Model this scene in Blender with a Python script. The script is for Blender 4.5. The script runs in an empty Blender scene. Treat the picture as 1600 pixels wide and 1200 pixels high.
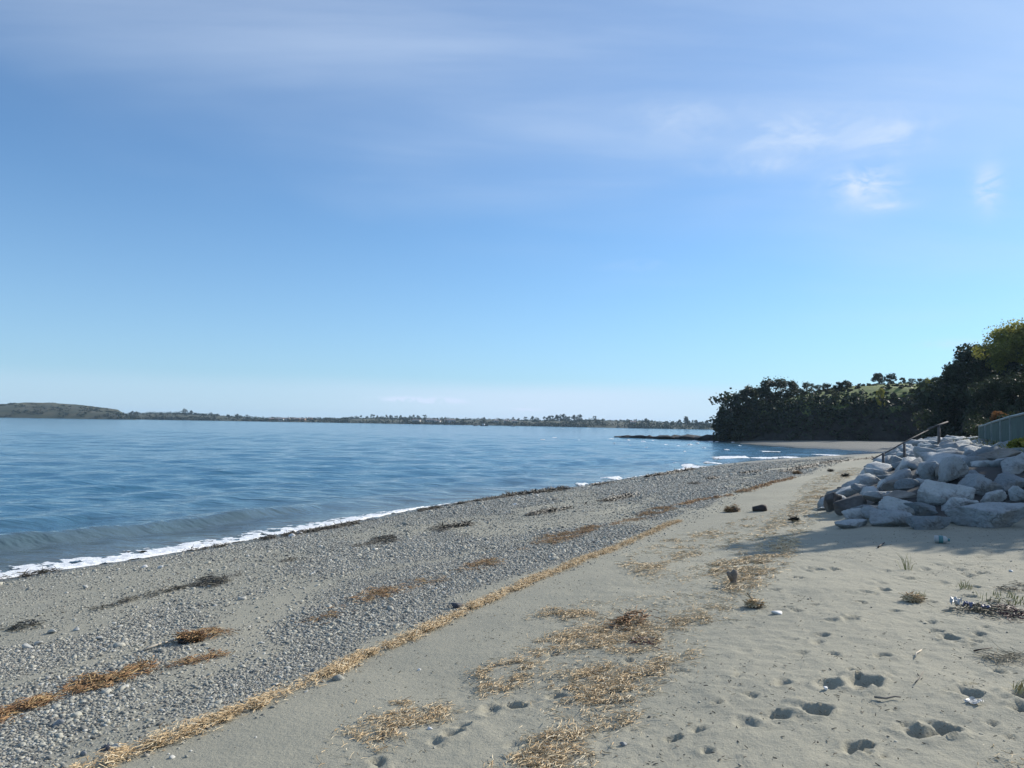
import bpy, math, random
import numpy as np
from mathutils import Vector, Matrix

random.seed(7)
rng = np.random.default_rng(7)
R = math.radians
scene = bpy.context.scene
COL = scene.collection

# ------------------------------------------------------------------ camera
CAM_Z = 3.2
F_PX = 1200.0                       # focal length in pixels of a 1600 px wide frame
PITCH, ROLL = math.atan(61.7 / F_PX), R(0.945)
fwd = np.array([0, math.cos(PITCH), math.sin(PITCH)])
r0 = np.array([1.0, 0, 0]); u0 = np.cross(r0, fwd)
rgt = r0 * math.cos(ROLL) + u0 * math.sin(ROLL)
upv = -r0 * math.sin(ROLL) + u0 * math.cos(ROLL)
cam_d = bpy.data.cameras.new('camera')
cam_d.sensor_fit = 'HORIZONTAL'; cam_d.sensor_width = 36.0
cam_d.lens = 36.0 * F_PX / 1600.0
cam_d.clip_start = 0.1; cam_d.clip_end = 20000
cam = bpy.data.objects.new('camera', cam_d); COL.objects.link(cam)
m = Matrix.Identity(4)
for i in range(3):
    m[i][0], m[i][1], m[i][2] = rgt[i], upv[i], -fwd[i]
m[2][3] = CAM_Z
cam.matrix_world = m
scene.camera = cam

# ------------------------------------------------------------------ light
SUN_AZ, SUN_EL = R(56), R(29)       # azimuth from +Y towards +X
sun_dir = Vector((math.cos(SUN_EL) * math.sin(SUN_AZ), math.cos(SUN_EL) * math.cos(SUN_AZ), math.sin(SUN_EL)))
sl = bpy.data.lights.new('sun', 'SUN'); sl.energy = 4.7; sl.angle = R(0.53); sl.color = (1.0, 0.93, 0.82)
so = bpy.data.objects.new('sun', sl); COL.objects.link(so)
so.rotation_euler = (-sun_dir).to_track_quat('-Z', 'Y').to_euler()
scene.view_settings.view_transform = 'Standard'
scene.view_settings.look = 'None'
scene.view_settings.gamma = 1.0
scene.view_settings.use_curve_mapping = False
scene.view_settings.exposure = 0.35
scene.cycles.max_bounces = 6
scene.cycles.diffuse_bounces = 3
scene.cycles.glossy_bounces = 3
scene.cycles.transmission_bounces = 4
scene.cycles.transparent_max_bounces = 6
scene.cycles.volume_bounces = 0
scene.cycles.use_denoising = True


class NT:
    """small helper to write node trees"""
    def __init__(s, tree):
        s.t = tree; s.n = tree.nodes; s.l = tree.links

    def new(s, kind, **kw):
        nd = s.n.new(kind)
        for k, v in kw.items():
            setattr(nd, k, v)
        return nd

    def put(s, sock, v):
        if hasattr(v, 'is_output') or isinstance(v, bpy.types.NodeSocket):
            s.l.new(v, sock)
        else:
            sock.default_value = v

    def math(s, op, a, b=None, c=None, clamp=False):
        nd = s.new('ShaderNodeMath', operation=op, use_clamp=clamp)
        s.put(nd.inputs[0], a)
        if b is not None: s.put(nd.inputs[1], b)
        if c is not None: s.put(nd.inputs[2], c)
        return nd.outputs[0]

    def vmath(s, op, a, b=None):
        nd = s.new('ShaderNodeVectorMath', operation=op)
        s.put(nd.inputs[0], a)
        if b is not None: s.put(nd.inputs[1], b)
        return nd.outputs[0]

    def noise(s, vec, scale, detail=4, rough=0.55, dist=0.0):
        nd = s.new('ShaderNodeTexNoise')
        s.put(nd.inputs['Vector'], vec); nd.inputs['Scale'].default_value = scale
        nd.inputs['Detail'].default_value = detail; nd.inputs['Roughness'].default_value = rough
        nd.inputs['Distortion'].default_value = dist
        return nd.outputs['Fac']

    def ramp(s, fac, stops):
        nd = s.new('ShaderNodeValToRGB')
        e = nd.color_ramp.elements
        while len(e) > 1: e.remove(e[-1])
        for i, (p, c) in enumerate(stops):
            el = e[0] if i == 0 else e.new(p)
            el.position = p
            el.color = (c[0], c[1], c[2], 1) if hasattr(c, '__len__') else (c, c, c, 1)
        s.put(nd.inputs[0], fac)
        return nd.outputs[0]

    def mix(s, fac, a, b, mode='MIX'):
        nd = s.new('ShaderNodeMix', data_type='RGBA', blend_type=mode)
        s.put(nd.inputs[0], fac)
        for k, v in ((6, a), (7, b)):
            if isinstance(v, (tuple, list)): v = (v[0], v[1], v[2], 1)
            s.put(nd.inputs[k], v)
        return nd.outputs[2]

    def smooth(s, v, a, b):
        nd = s.new('ShaderNodeMapRange', interpolation_type='SMOOTHSTEP')
        s.put(nd.inputs[0], v)
        nd.inputs[1].default_value = a; nd.inputs[2].default_value = b
        return nd.outputs[0]


# ------------------------------------------------------------------ sky
world = bpy.data.worlds.new('World'); scene.world = world; world.use_nodes = True
W = NT(world.node_tree); W.n.clear()
sky = W.new('ShaderNodeTexSky', sky_type='NISHITA')
sky.sun_disc = False; sky.sun_elevation = SUN_EL; sky.sun_rotation = SUN_AZ
sky.altitude = 0; sky.air_density = 1.0; sky.dust_density = 0.2; sky.ozone_density = 2.4
tc = W.new('ShaderNodeTexCoord')
sep = W.new('ShaderNodeSeparateXYZ'); W.l.new(tc.outputs['Generated'], sep.inputs[0])
dx, dy, dz = sep.outputs
elev = W.math('MULTIPLY', W.math('ARCSINE', dz), 57.2958)
azim = W.math('MULTIPLY', W.math('ARCTAN2', dx, dy), 57.2958)
den = W.math('ADD', W.math('MAXIMUM', dz, 0.0), 0.10)
comb = W.new('ShaderNodeCombineXYZ')
W.put(comb.inputs[0], W.math('DIVIDE', dx, den)); W.put(comb.inputs[1], W.math('DIVIDE', dy, den))
plane = comb.outputs[0]
mp = W.new('ShaderNodeMapping'); W.l.new(plane, mp.inputs[0])
mp.inputs['Rotation'].default_value = (0, 0, R(-14)); mp.inputs['Scale'].default_value = (0.35, 1.15, 1)
streak = W.noise(mp.outputs[0], 1.5, 6, 0.55, 0.4)
soft = W.noise(plane, 0.8, 3, 0.5, 0.2)
fine = W.noise(plane, 3.2, 6, 0.6, 0.6)
e_warp = W.math('ADD', elev, W.math('MULTIPLY', W.math('SUBTRACT', soft, 0.5), 16.0))
e_warp = W.math('ADD', e_warp, W.math('MULTIPLY', azim, 0.14))
veil = W.math('MULTIPLY', W.smooth(e_warp, 10.0, 26.0), W.math('ADD', 0.34, W.math('MULTIPLY', W.smooth(streak, 0.34, 0.70), 0.42)))
veil = W.math('MULTIPLY', veil, 0.66)


def wisp(a0, e0, sa, se, amt):
    x = W.math('DIVIDE', W.math('SUBTRACT', azim, a0), sa)
    y = W.math('DIVIDE', W.math('SUBTRACT', elev, e0), se)
    g = W.math('EXPONENT', W.math('MULTIPLY', W.math('ADD', W.math('MULTIPLY', x, x), W.math('MULTIPLY', y, y)), -1.0))
    return W.math('MULTIPLY', g, amt)


ws = None
for a in [(27.0, 19.6, 2.6, 0.5, 0.3), (20.5, 20.0, 6.0, 1.3, 0.42), (12.5, 22.0, 3.5, 1.4, 0.22),
          (18.0, 18.2, 3.4, 0.45, 0.42), (9.3, 11.8, 2.0, 0.35, 0.35), (26.0, 14.8, 1.4, 0.35, 0.7), (29.3, 5.6, 2.4, 0.30, 0.40),
          (26.5, 18.6, 2.0, 0.6, 0.5)]:
    g = wisp(*a)
    ws = g if ws is None else W.math('ADD', ws, g)
mpw = W.new('ShaderNodeMapping'); W.l.new(tc.outputs['Generated'], mpw.inputs[0])
mpw.inputs['Scale'].default_value = (1, 1, 2.0)
wn = W.noise(mpw.outputs[0], 13, 7, 0.62, 0.5)
wisps = W.math('MULTIPLY', ws, W.smooth(wn, 0.36, 0.70))
pn = W.noise(mpw.outputs[0], 26, 6, 0.6, 0.6)
puff = W.math('ADD', wisp(24.7, 16.4, 2.0, 1.25, 0.85), wisp(32.0, 15.2, 0.75, 1.3, 0.75))
wisps = W.math('ADD', wisps, W.math('MULTIPLY', puff, W.smooth(pn, 0.30, 0.66)))
# low bank of thin cloud over the horizon, and one small cumulus row
bn = W.noise(tc.outputs['Generated'], 5.0, 3, 0.5)
etop = W.math('ADD', elev, W.math('MULTIPLY', W.math('SUBTRACT', bn, 0.5), 0.5))
bank = W.math('SUBTRACT', 1.0, W.smooth(etop, 2.0, 3.5))
bank = W.math('MULTIPLY', bank, W.math('ADD', 0.22, wisp(3.5, 1.5, 14.0, 30.0, 0.50)))
cn = W.noise(mpw.outputs[0], 55, 5, 0.6, 0.3)
cum = W.math('MULTIPLY', W.math('ADD', wisp(-6.6, 1.62, 2.6, 0.20, 1.3), wisp(1.2, 1.05, 1.0, 0.10, 0.7)), W.smooth(cn, 0.38, 0.62))
cloud = W.math('ADD', W.math('ADD', veil, wisps), W.math('ADD', bank, cum), clamp=True)
tint = W.mix(1.0, sky.outputs[0], (0.565, 0.85, 1.08), 'MULTIPLY')
low = W.math('MULTIPLY', W.math('EXPONENT', W.math('MULTIPLY', W.math('MAXIMUM', elev, 0.0), -0.11)), 0.70)
tint = W.mix(low, tint, (3.45, 5.05, 6.9))
skyc = W.mix(cloud, tint, (5.1, 6.1, 7.6))
bg = W.new('ShaderNodeBackground'); W.l.new(skyc, bg.inputs[0]); bg.inputs[1].default_value = 0.105
out = W.new('ShaderNodeOutputWorld'); W.l.new(bg.outputs[0], out.inputs[0])


# ------------------------------------------------------------------ helpers
def hash2(ix, iy, seed):
    ix = np.asarray(ix).astype(np.int64); iy = np.asarray(iy).astype(np.int64)
    h = (ix * 374761393 + iy * 668265263 + seed * 1442695041) & 0xFFFFFFFF
    h = ((h ^ (h >> 13)) * 1274126177) & 0xFFFFFFFF
    return ((h ^ (h >> 16)) & 0xFFFF) / 65535.0


def vnoise(x, y, seed=0):
    x = np.asarray(x, float); y = np.asarray(y, float)
    ix = np.floor(x); iy = np.floor(y); fx = x - ix; fy = y - iy
    fx = fx * fx * (3 - 2 * fx); fy = fy * fy * (3 - 2 * fy)
    a = hash2(ix, iy, seed); b = hash2(ix + 1, iy, seed); c = hash2(ix, iy + 1, seed); d = hash2(ix + 1, iy + 1, seed)
    return (a + (b - a) * fx) * (1 - fy) + (c + (d - c) * fx) * fy


def fbm(x, y, oct=4, seed=0):
    s = 0; a = 0.5; t = 0
    for k in range(oct):
        s = s + a * vnoise(x * 2 ** k + 17.3 * k, y * 2 ** k - 9.1 * k, seed + k); t += a; a *= 0.5
    return s / t


def hash3(ix, iy, iz, seed):
    return hash2(np.asarray(ix).astype(np.int64) + np.asarray(iz).astype(np.int64) * 7919, iy, seed)


def vnoise3(p, seed=0):
    i = np.floor(p); f = p - i; f = f * f * (3 - 2 * f)
    r = 0
    for a in (0, 1):
        for b in (0, 1):
            for c in (0, 1):
                w = (f[:, 0] if a else 1 - f[:, 0]) * (f[:, 1] if b else 1 - f[:, 1]) * (f[:, 2] if c else 1 - f[:, 2])
                r = r + w * hash3(i[:, 0] + a, i[:, 1] + b, i[:, 2] + c, seed)
    return r


def fbm3(p, oct=3, seed=0):
    s = 0; a = 0.5; t = 0
    for k in range(oct):
        s = s + a * vnoise3(p * 2 ** k + 5.2 * k, seed + k); t += a; a *= 0.5
    return s / t


def sstep(x, a, b):
    t = np.clip((x - a) / (b - a), 0, 1)
    return t * t * (3 - 2 * t)


def mesh_np(name, verts, faces, mat=None, parent=None, smooth=True, attrs=None, link=True):
    """faces: (n,3) or (n,4) int array, or a list of such arrays"""
    me = bpy.data.meshes.new(name)
    verts = np.ascontiguousarray(verts, dtype=np.float32)
    if not isinstance(faces, list): faces = [faces]
    faces = [np.asarray(f, dtype=np.int32) for f in faces if len(f)]
    me.vertices.add(len(verts)); me.vertices.foreach_set('co', verts.ravel())
    loops = np.concatenate([f.ravel() for f in faces]) if faces else np.zeros(0, np.int32)
    sizes = np.concatenate([np.full(len(f), f.shape[1], np.int32) for f in faces]) if faces else np.zeros(0, np.int32)
    if len(loops):
        me.loops.add(len(loops)); me.loops.foreach_set('vertex_index', loops)
        starts = np.concatenate([[0], np.cumsum(sizes)[:-1]]).astype(np.int32)
        me.polygons.add(len(sizes)); me.polygons.foreach_set('loop_start', starts)
        me.polygons.foreach_set('use_smooth', np.full(len(sizes), smooth))
    for k, v in (attrs or {}).items():
        v = np.asarray(v, np.float32)
        at = me.attributes.new(k, 'FLOAT_VECTOR' if v.ndim == 2 else 'FLOAT', 'POINT')
        at.data.foreach_set('vector' if v.ndim == 2 else 'value', v.ravel())
    me.update(calc_edges=True)
    if mat: me.materials.append(mat)
    ob = bpy.data.objects.new(name, me)
    if link: COL.objects.link(ob)
    if parent: ob.parent = parent
    return ob


def tag(o, label=None, cat=None, group=None, kind=None):
    if label: o['label'] = label
    if cat: o['category'] = cat
    if group: o['group'] = group
    if kind: o['kind'] = kind
    return o


def empty(name, loc=(0, 0, 0), rz=0.0):
    o = bpy.data.objects.new(name, None); COL.objects.link(o)
    o.location = loc; o.rotation_euler = (0, 0, rz); o.empty_display_size = 0.2
    return o


def grid_faces(nr, nc):
    i = np.arange(nr - 1)[:, None] * nc + np.arange(nc - 1)[None, :]
    i = i.ravel()
    return np.stack([i, i + 1, i + nc + 1, i + nc], 1)


class MB:
    """collects shapes and builds one mesh"""
    def __init__(s): s.v = []; s.f = []; s.n = 0

    def add(s, v, f):
        v = np.asarray(v, float); s.v.append(v)
        for q in f: s.f.append([i + s.n for i in q])
        s.n += len(v)

    def box(s, c, d, rot=None):
        v = np.array([[x, y, z] for x in (-.5, .5) for y in (-.5, .5) for z in (-.5, .5)]) * np.array(d)
        if rot is not None: v = v @ np.array(rot.to_3x3()).T
        s.add(v + np.array(c), [(0, 1, 3, 2), (4, 6, 7, 5), (0, 4, 5, 1), (2, 3, 7, 6), (0, 2, 6, 4), (1, 5, 7, 3)])

    def tube(s, pts, rad, n=7, cap=True):
        pts = np.asarray(pts, float); k = len(pts)
        rad = np.broadcast_to(np.asarray(rad, float), (k,))
        t = np.gradient(pts, axis=0); t /= np.linalg.norm(t, axis=1)[:, None] + 1e-9
        ref = np.array([0, 0, 1.0]) if abs(t[:, 2]).mean() < 0.8 else np.array([1.0, 0, 0])
        a = np.cross(t, ref); a /= np.linalg.norm(a, axis=1)[:, None] + 1e-9
        b = np.cross(t, a)
        th = np.arange(n) / n * 2 * np.pi
        v = pts[:, None, :] + rad[:, None, None] * (a[:, None, :] * np.cos(th)[None, :, None] + b[:, None, :] * np.sin(th)[None, :, None])
        f = [(i * n + j, i * n + (j + 1) % n, (i + 1) * n + (j + 1) % n, (i + 1) * n + j) for i in range(k - 1) for j in range(n)]
        if cap: f += [tuple(range(n - 1, -1, -1)), tuple(range((k - 1) * n, k * n))]
        s.add(v.reshape(-1, 3), f)

    def build(s, name, mat, parent=None, smooth=False):
        me = bpy.data.meshes.new(name)
        me.from_pydata(np.concatenate(s.v).tolist(), [], s.f); me.update()
        if smooth: me.polygons.foreach_set('use_smooth', [True] * len(me.polygons))
        if mat: me.materials.append(mat)
        o = bpy.data.objects.new(name, me); COL.objects.link(o)
        if parent: o.parent = parent
        return o


# ------------------------------------------------------------------ the lie of the land
SHORE = np.array([(-300, -560), (-60, -82), (-24, -12), (-14, 6), (-9.9, 15.2), (-9.3, 16.2), (-8.5, 17.4), (-7.7, 18.9), (-6.8, 20.7), (-5.6, 23.1),
                  (-4.3, 26.2), (-3.2, 29.0), (-1.0, 32.8), (1.6, 36.9), (3.5, 40.2), (8.2, 48.9), (14.0, 59.7), (20.3, 69.5), (26.8, 76.9),
                  (35.7, 85.7), (43.9, 93.5), (51.0, 103.0), (53.0, 108.0), (51.7, 112.7), (48.9, 119.7), (47.0, 132.0), (45.0, 150.0),
                  (47.5, 168), (46.5, 184), (55, 207), (77, 252), (119, 322), (200, 420), (420, 600)], float)
TOE = np.array([(60, 7.5), (25, 10.6), (12, 12.3), (8.7, 12.95), (6.9, 13.1), (5.95, 13.7), (6.9, 17.0), (9.1, 21.3), (14.4, 30.6), (19.5, 41), (30, 60), (45, 82), (60, 96)], float)
BLUFF = np.array([(260, 420), (120, 320), (78, 250), (56, 205), (48, 182), (51, 166), (59, 152), (74, 147), (89, 147), (96, 142), (94, 132),
                  (83, 122), (70, 116), (62, 110), (60.5, 103), (64, 96), (75, 88), (94, 79), (140, 66), (260, 50)], float)[::-1]


def poly_dist(X, Y, P):
    """signed distance to an open polyline; positive on the right hand side of its direction"""
    best = np.full(X.shape, 1e18); sg = np.ones(X.shape)
    for (x0, y0), (x1, y1) in zip(P[:-1], P[1:]):
        ex, ey = x1 - x0, y1 - y0; L2 = ex * ex + ey * ey
        t = np.clip(((X - x0) * ex + (Y - y0) * ey) / L2, 0, 1)
        qx = X - x0 - t * ex; qy = Y - y0 - t * ey
        d = qx * qx + qy * qy
        m_ = d < best - 1e-12
        cr = ex * qy - ey * qx
        sg = np.where(m_, np.where(cr > 0, -1.0, 1.0), sg)
        best = np.where(m_, d, best)
    return np.sqrt(best) * sg


PS = [-400, -60, -10, -3, 0, 1.2, 4, 8, 11.5, 15, 20, 45, 400]
PZ = [-4.5, -4.0, -1.0, -0.36, 0, 0.17, 0.52, 0.90, 1.20, 1.53, 1.74, 2.0, 2.6]


def shore_s(X, Y):
    return poly_dist(np.asarray(X, float), np.asarray(Y, float), SHORE)


def ground_z(X, Y, full=False):
    X = np.asarray(X, float); Y = np.asarray(Y, float)
    s = shore_s(X, Y)
    z = np.interp(s, PS, PZ)
    lo = np.interp(Y, [85, 120], [1.0, 0.55]); z = np.where(s > 0, z * lo, z)
    # broad undulation of the sand
    z = z + (fbm(X * 0.45, Y * 0.45, 3, 3) - 0.5) * 0.07 * sstep(s, 2, 9) + (fbm(X * 1.7, Y * 1.7, 2, 9) - 0.5) * 0.022 * sstep(s, 0.3, 5)
    d = poly_dist(X, Y, TOE)
    rise = np.where(d > 0, np.minimum(d * 0.34, 0.86) + np.maximum(0, d - 2.6) * 0.055, 0)
    rise = np.minimum(rise, 2.5)
    z = z + rise
    if full: return z, s, d
    return z


def px_ray(px, py):
    return fwd * F_PX + rgt * (px - 800) - upv * (py - 600)


TT = np.concatenate([np.geomspace(2.5, 260, 1400)])


def on_ground(px, py, zoff=0.0):
    """where the line of sight of a survey mark meets the ground"""
    d = px_ray(px, py); d = d / d[1]
    X = d[0] * TT; Y = d[1] * TT; Z = CAM_Z + d[2] * TT
    g = ground_z(X, Y) + zoff - Z
    k = int(np.argmax(g > 0))
    if g[k] <= 0: k = len(TT) - 1
    k = max(k, 1)
    w = g[k - 1] / (g[k - 1] - g[k] + 1e-12)
    t = TT[k - 1] + (TT[k] - TT[k - 1]) * float(np.clip(w, 0, 1))
    return np.array([d[0] * t, d[1] * t, CAM_Z + d[2] * t])


def at_depth(px, py, Y):
    d = px_ray(px, py); d = d / d[1]
    return np.array([d[0] * Y, Y, CAM_Z + d[2] * Y])


# ------------------------------------------------------------------ materials
def material(name):
    mt = bpy.data.materials.new(name); mt.use_nodes = True
    t = NT(mt.node_tree); b = mt.node_tree.nodes['Principled BSDF']
    return mt, t, b


def geo_pos(t):
    return t.new('ShaderNodeNewGeometry').outputs['Position']


def obj_pos(t):
    return t.new('ShaderNodeTexCoord').outputs['Object']


def attr(t, name):
    nd = t.new('ShaderNodeAttribute'); nd.attribute_name = name
    return nd.outputs['Fac']


def bump(t, b, h, strength, dist, normal=None):
    nd = t.new('ShaderNodeBump'); t.put(nd.inputs['Height'], h)
    nd.inputs['Strength'].default_value = strength; nd.inputs['Distance'].default_value = dist
    if normal is not None: t.l.new(normal, nd.inputs['Normal'])
    if b is not None: t.l.new(nd.outputs[0], b.inputs['Normal'])
    return nd.outputs[0]


def simple(name, stops, scale=6, rough=0.8, bmp=0.3, bdist=0.01, detail=5, rnd=0.0):
    mt, t, b = material(name)
    n = t.noise(obj_pos(t), scale, detail, 0.6)
    if rnd:
        oi = t.new('ShaderNodeObjectInfo').outputs['Random']
        n = t.math('ADD', n, t.math('MULTIPLY', t.math('SUBTRACT', oi, 0.5), rnd))
    t.l.new(t.ramp(n, stops), b.inputs['Base Color'])
    b.inputs['Roughness'].default_value = rough
    bump(t, b, t.noise(obj_pos(t), scale * 3, 4, 0.6), bmp, bdist)
    return mt


# sand / shingle / turf of the beach sheet
M_sand, t, b = material('beach_sand')
P = geo_pos(t)
big = t.noise(P, 0.35, 4, 0.55); mid = t.noise(P, 3.0, 5, 0.6); grain = t.noise(P, 160, 3, 0.7); spk = t.noise(P, 55, 4, 0.75)
c = t.mix(t.smooth(big, 0.3, 0.7), (0.238, 0.233, 0.182), (0.318, 0.301, 0.228))
c = t.mix(t.math('MULTIPLY', t.smooth(mid, 0.35, 0.7), 0.35), c, (0.335, 0.315, 0.240))
c = t.mix(t.math('MULTIPLY', t.smooth(spk, 0.55, 0.70), 0.55), c, (0.11, 0.105, 0.088))
c = t.mix(t.math('MULTIPLY', t.smooth(grain, 0.35, 0.75), 0.35), c, (0.38, 0.37, 0.33))
vor = t.new('ShaderNodeTexVoronoi'); t.l.new(P, vor.inputs['Vector']); vor.inputs['Scale'].default_value = 34
pc = t.ramp(t.noise(vor.outputs['Color'], 1.0, 0), [(0.30, (0.06, 0.065, 0.075)), (0.5, (0.17, 0.175, 0.18)), (0.66, (0.30, 0.30, 0.29))])
sepc = t.new('ShaderNodeSeparateColor'); t.l.new(vor.outputs['Color'], sepc.inputs[0])
pc = t.ramp(sepc.outputs[0], [(0.0, (0.06, 0.064, 0.072)), (0.45, (0.15, 0.153, 0.155)), (0.8, (0.25, 0.25, 0.24)), (1.0, (0.42, 0.42, 0.40))])
peb = attr(t, 'peb')
pm = t.math('MULTIPLY', peb, t.math('SUBTRACT', 1.0, t.smooth(vor.outputs['Distance'], 0.50, 0.62)))
c = t.mix(t.math('MULTIPLY', pm, 0.92), c, pc)
turf = attr(t, 'turf')
tn = t.noise(P, 2.5, 5, 0.6)
c = t.mix(turf, c, t.ramp(tn, [(0.3, (0.07, 0.055, 0.03)), (0.55, (0.06, 0.085, 0.025)), (0.75, (0.14, 0.14, 0.05))]))
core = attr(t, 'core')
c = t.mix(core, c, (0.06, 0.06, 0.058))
wet = attr(t, 'wet')
c = t.mix(wet, c, t.mix(1.0, c, (0.36, 0.37, 0.37), 'MULTIPLY'))
t.l.new(c, b.inputs['Base Color'])
t.put(b.inputs['Roughness'], t.math('SUBTRACT', 0.92, t.math('MULTIPLY', wet, 0.5)))
b.inputs['Specular IOR Level'].default_value = 0.3
h = t.math('ADD', t.math('MULTIPLY', mid, 0.018), t.math('MULTIPLY', spk, 0.010))
h = t.math('ADD', h, t.math('MULTIPLY', t.noise(P, 18, 4, 0.6), 0.012))
h = t.math('ADD', h, t.math('MULTIPLY', grain, 0.0022))
h = t.math('SUBTRACT', h, t.math('MULTIPLY', t.math('MULTIPLY', peb, vor.outputs['Distance']), 0.02))
bump(t, b, h, 0.75, 1.0)

# water
M_water, t, b = material('sea_water')
P = geo_pos(t)
mpn = t.new('ShaderNodeMapping'); t.l.new(P, mpn.inputs[0])
mpn.inputs['Rotation'].default_value = (0, 0, R(16)); mpn.inputs['Scale'].default_value = (0.42, 1.0, 1)
n1 = t.noise(mpn.outputs[0], 0.9, 3, 0.6, 0.5); n2 = t.noise(mpn.outputs[0], 3.2, 4, 0.6, 0.4); n3 = t.noise(mpn.outputs[0], 0.16, 4, 0.6, 0.3)
calm = attr(t, 'calm')
h = t.math('ADD', t.math('MULTIPLY', n1, 0.22), t.math('MULTIPLY', n2, 0.060))
h = t.math('ADD', h, t.math('MULTIPLY', n3, 0.28))
h = t.math('MULTIPLY', h, t.math('SUBTRACT', 1.0, t.math('MULTIPLY', calm, 0.45)))
bump(t, b, h, 1.0, 1.0)
shal = attr(t, 'shallow')
c = t.mix(shal, (0.022, 0.115, 0.190), (0.125, 0.115, 0.078))
gust = t.noise(P, 0.02, 4, 0.6)
c = t.mix(t.math('MULTIPLY', t.smooth(gust, 0.4, 0.65), 0.5), c, (0.018, 0.095, 0.170))
t.l.new(c, b.inputs['Base Color'])
b.inputs['Roughness'].default_value = 0.10
b.inputs['IOR'].default_value = 1.333

# foam
M_foam, t, b = material('sea_foam')
n = t.noise(geo_pos(t), 22, 5, 0.7)
t.l.new(t.ramp(n, [(0.3, (0.50, 0.55, 0.58)), (0.5, (0.80, 0.82, 0.83)), (0.7, (0.88, 0.88, 0.88))]), b.inputs['Base Color'])
b.inputs['Roughness'].default_value = 0.7
bump(t, b, t.noise(geo_pos(t), 40, 4, 0.7), 0.8, 0.03)

# beach stones
M_peb, t, b = material('beach_pebble')
oi = t.new('ShaderNodeObjectInfo').outputs['Random']
pc = t.ramp(oi, [(0.0, (0.075, 0.076, 0.076)), (0.18, (0.17, 0.172, 0.164)), (0.5, (0.30, 0.298, 0.272)), (0.72, (0.40, 0.392, 0.35)),
                 (0.86, (0.44, 0.43, 0.39)), (0.93, (0.20, 0.165, 0.13)), (0.96, (0.42, 0.42, 0.41)), (1.0, (0.62, 0.61, 0.59))])
n = t.noise(obj_pos(t), 2.2, 4, 0.6)
pc = t.mix(t.math('MULTIPLY', t.smooth(n, 0.4, 0.7), 0.35), pc, (0.30, 0.292, 0.258))
pc = t.mix(1.0, pc, (1.0, 0.99, 0.92), 'MULTIPLY')
t.l.new(pc, b.inputs['Base Color']); b.inputs['Roughness'].default_value = 0.72
bump(t, b, t.noise(obj_pos(t), 6, 4, 0.6), 0.25, 0.1)


def stone_mat(name, col):
    mt, t, b = material(name)
    n = t.noise(obj_pos(t), 3, 5, 0.6)
    d = tuple(x * 0.6 for x in col)
    t.l.new(t.ramp(n, [(0.3, d), (0.55, col), (0.75, tuple(min(1, x * 1.25) for x in col))]), b.inputs['Base Color'])
    b.inputs['Roughness'].default_value = 0.7
    bump(t, b, t.noise(obj_pos(t), 9, 4, 0.6), 0.3, 0.02)
    return mt


# quarried granite
M_rock, t, b = material('granite')
oi = t.new('ShaderNodeObjectInfo').outputs['Random']
P = obj_pos(t)
n = t.noise(P, 1.7, 6, 0.6, 0.3); n2 = t.noise(P, 24, 4, 0.7); n3 = t.noise(P, 0.8, 3, 0.5)
base = t.ramp(oi, [(0.0, (0.17, 0.20, 0.215)), (0.3, (0.27, 0.30, 0.315)), (0.7, (0.36, 0.39, 0.395)), (1.0, (0.50, 0.52, 0.51))])
c = t.mix(t.math('MULTIPLY', t.smooth(n, 0.42, 0.66), 0.65), base, (0.20, 0.20, 0.195))
crk = t.math('ABSOLUTE', t.math('SUBTRACT', t.noise(P, 2.6, 4, 0.6, 0.8), 0.5))
crk = t.math('MULTIPLY', t.math('SUBTRACT', 1.0, t.smooth(crk, 0.002, 0.014)), t.smooth(t.noise(P, 1.1, 2, 0.5), 0.48, 0.62))
c = t.mix(t.math('MULTIPLY', t.smooth(n3, 0.52, 0.75), 0.5), c, (0.34, 0.28, 0.20))
c = t.mix(t.math('MULTIPLY', crk, 0.35), c, (0.12, 0.12, 0.12))
c = t.mix(t.math('MULTIPLY', t.smooth(n2, 0.52, 0.7), 0.4), c, (0.14, 0.14, 0.14))
t.l.new(c, b.inputs['Base Color']); b.inputs['Roughness'].default_value = 0.85
bump(t, b, t.math('SUBTRACT', t.math('ADD', t.noise(P, 5, 6, 0.68), t.math('MULTIPLY', n2, 0.15)), t.math('MULTIPLY', crk, 0.3)), 0.9, 0.09)
M_rockdark = simple('dark_boulder', [(0.3, (0.05, 0.048, 0.047)), (0.6, (0.13, 0.125, 0.12)), (0.8, (0.2, 0.19, 0.18))], 2.5, 0.85, 0.5, 0.05)
M_shorerock = simple('shore_rock', [(0.3, (0.008, 0.008, 0.008)), (0.7, (0.022, 0.021, 0.019))], 0.8, 0.8, 0.5, 0.3)


def strand_mat(name, cols, rough=0.8):
    """dry or wet plant shreds; each shred has its own tone (attribute tone)"""
    mt, t, b = material(name)
    n = len(cols)
    c = t.ramp(attr(t, 'tone'), [(i / (n - 1), col) for i, col in enumerate(cols)])
    c = t.mix(t.math('MULTIPLY', t.smooth(t.noise(geo_pos(t), 60, 3, 0.6), 0.45, 0.7), 0.35), c, t.mix(1.0, c, (0.5, 0.47, 0.42), 'MULTIPLY'))
    t.l.new(c, b.inputs['Base Color']); b.inputs['Roughness'].default_value = rough
    return mt


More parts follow.
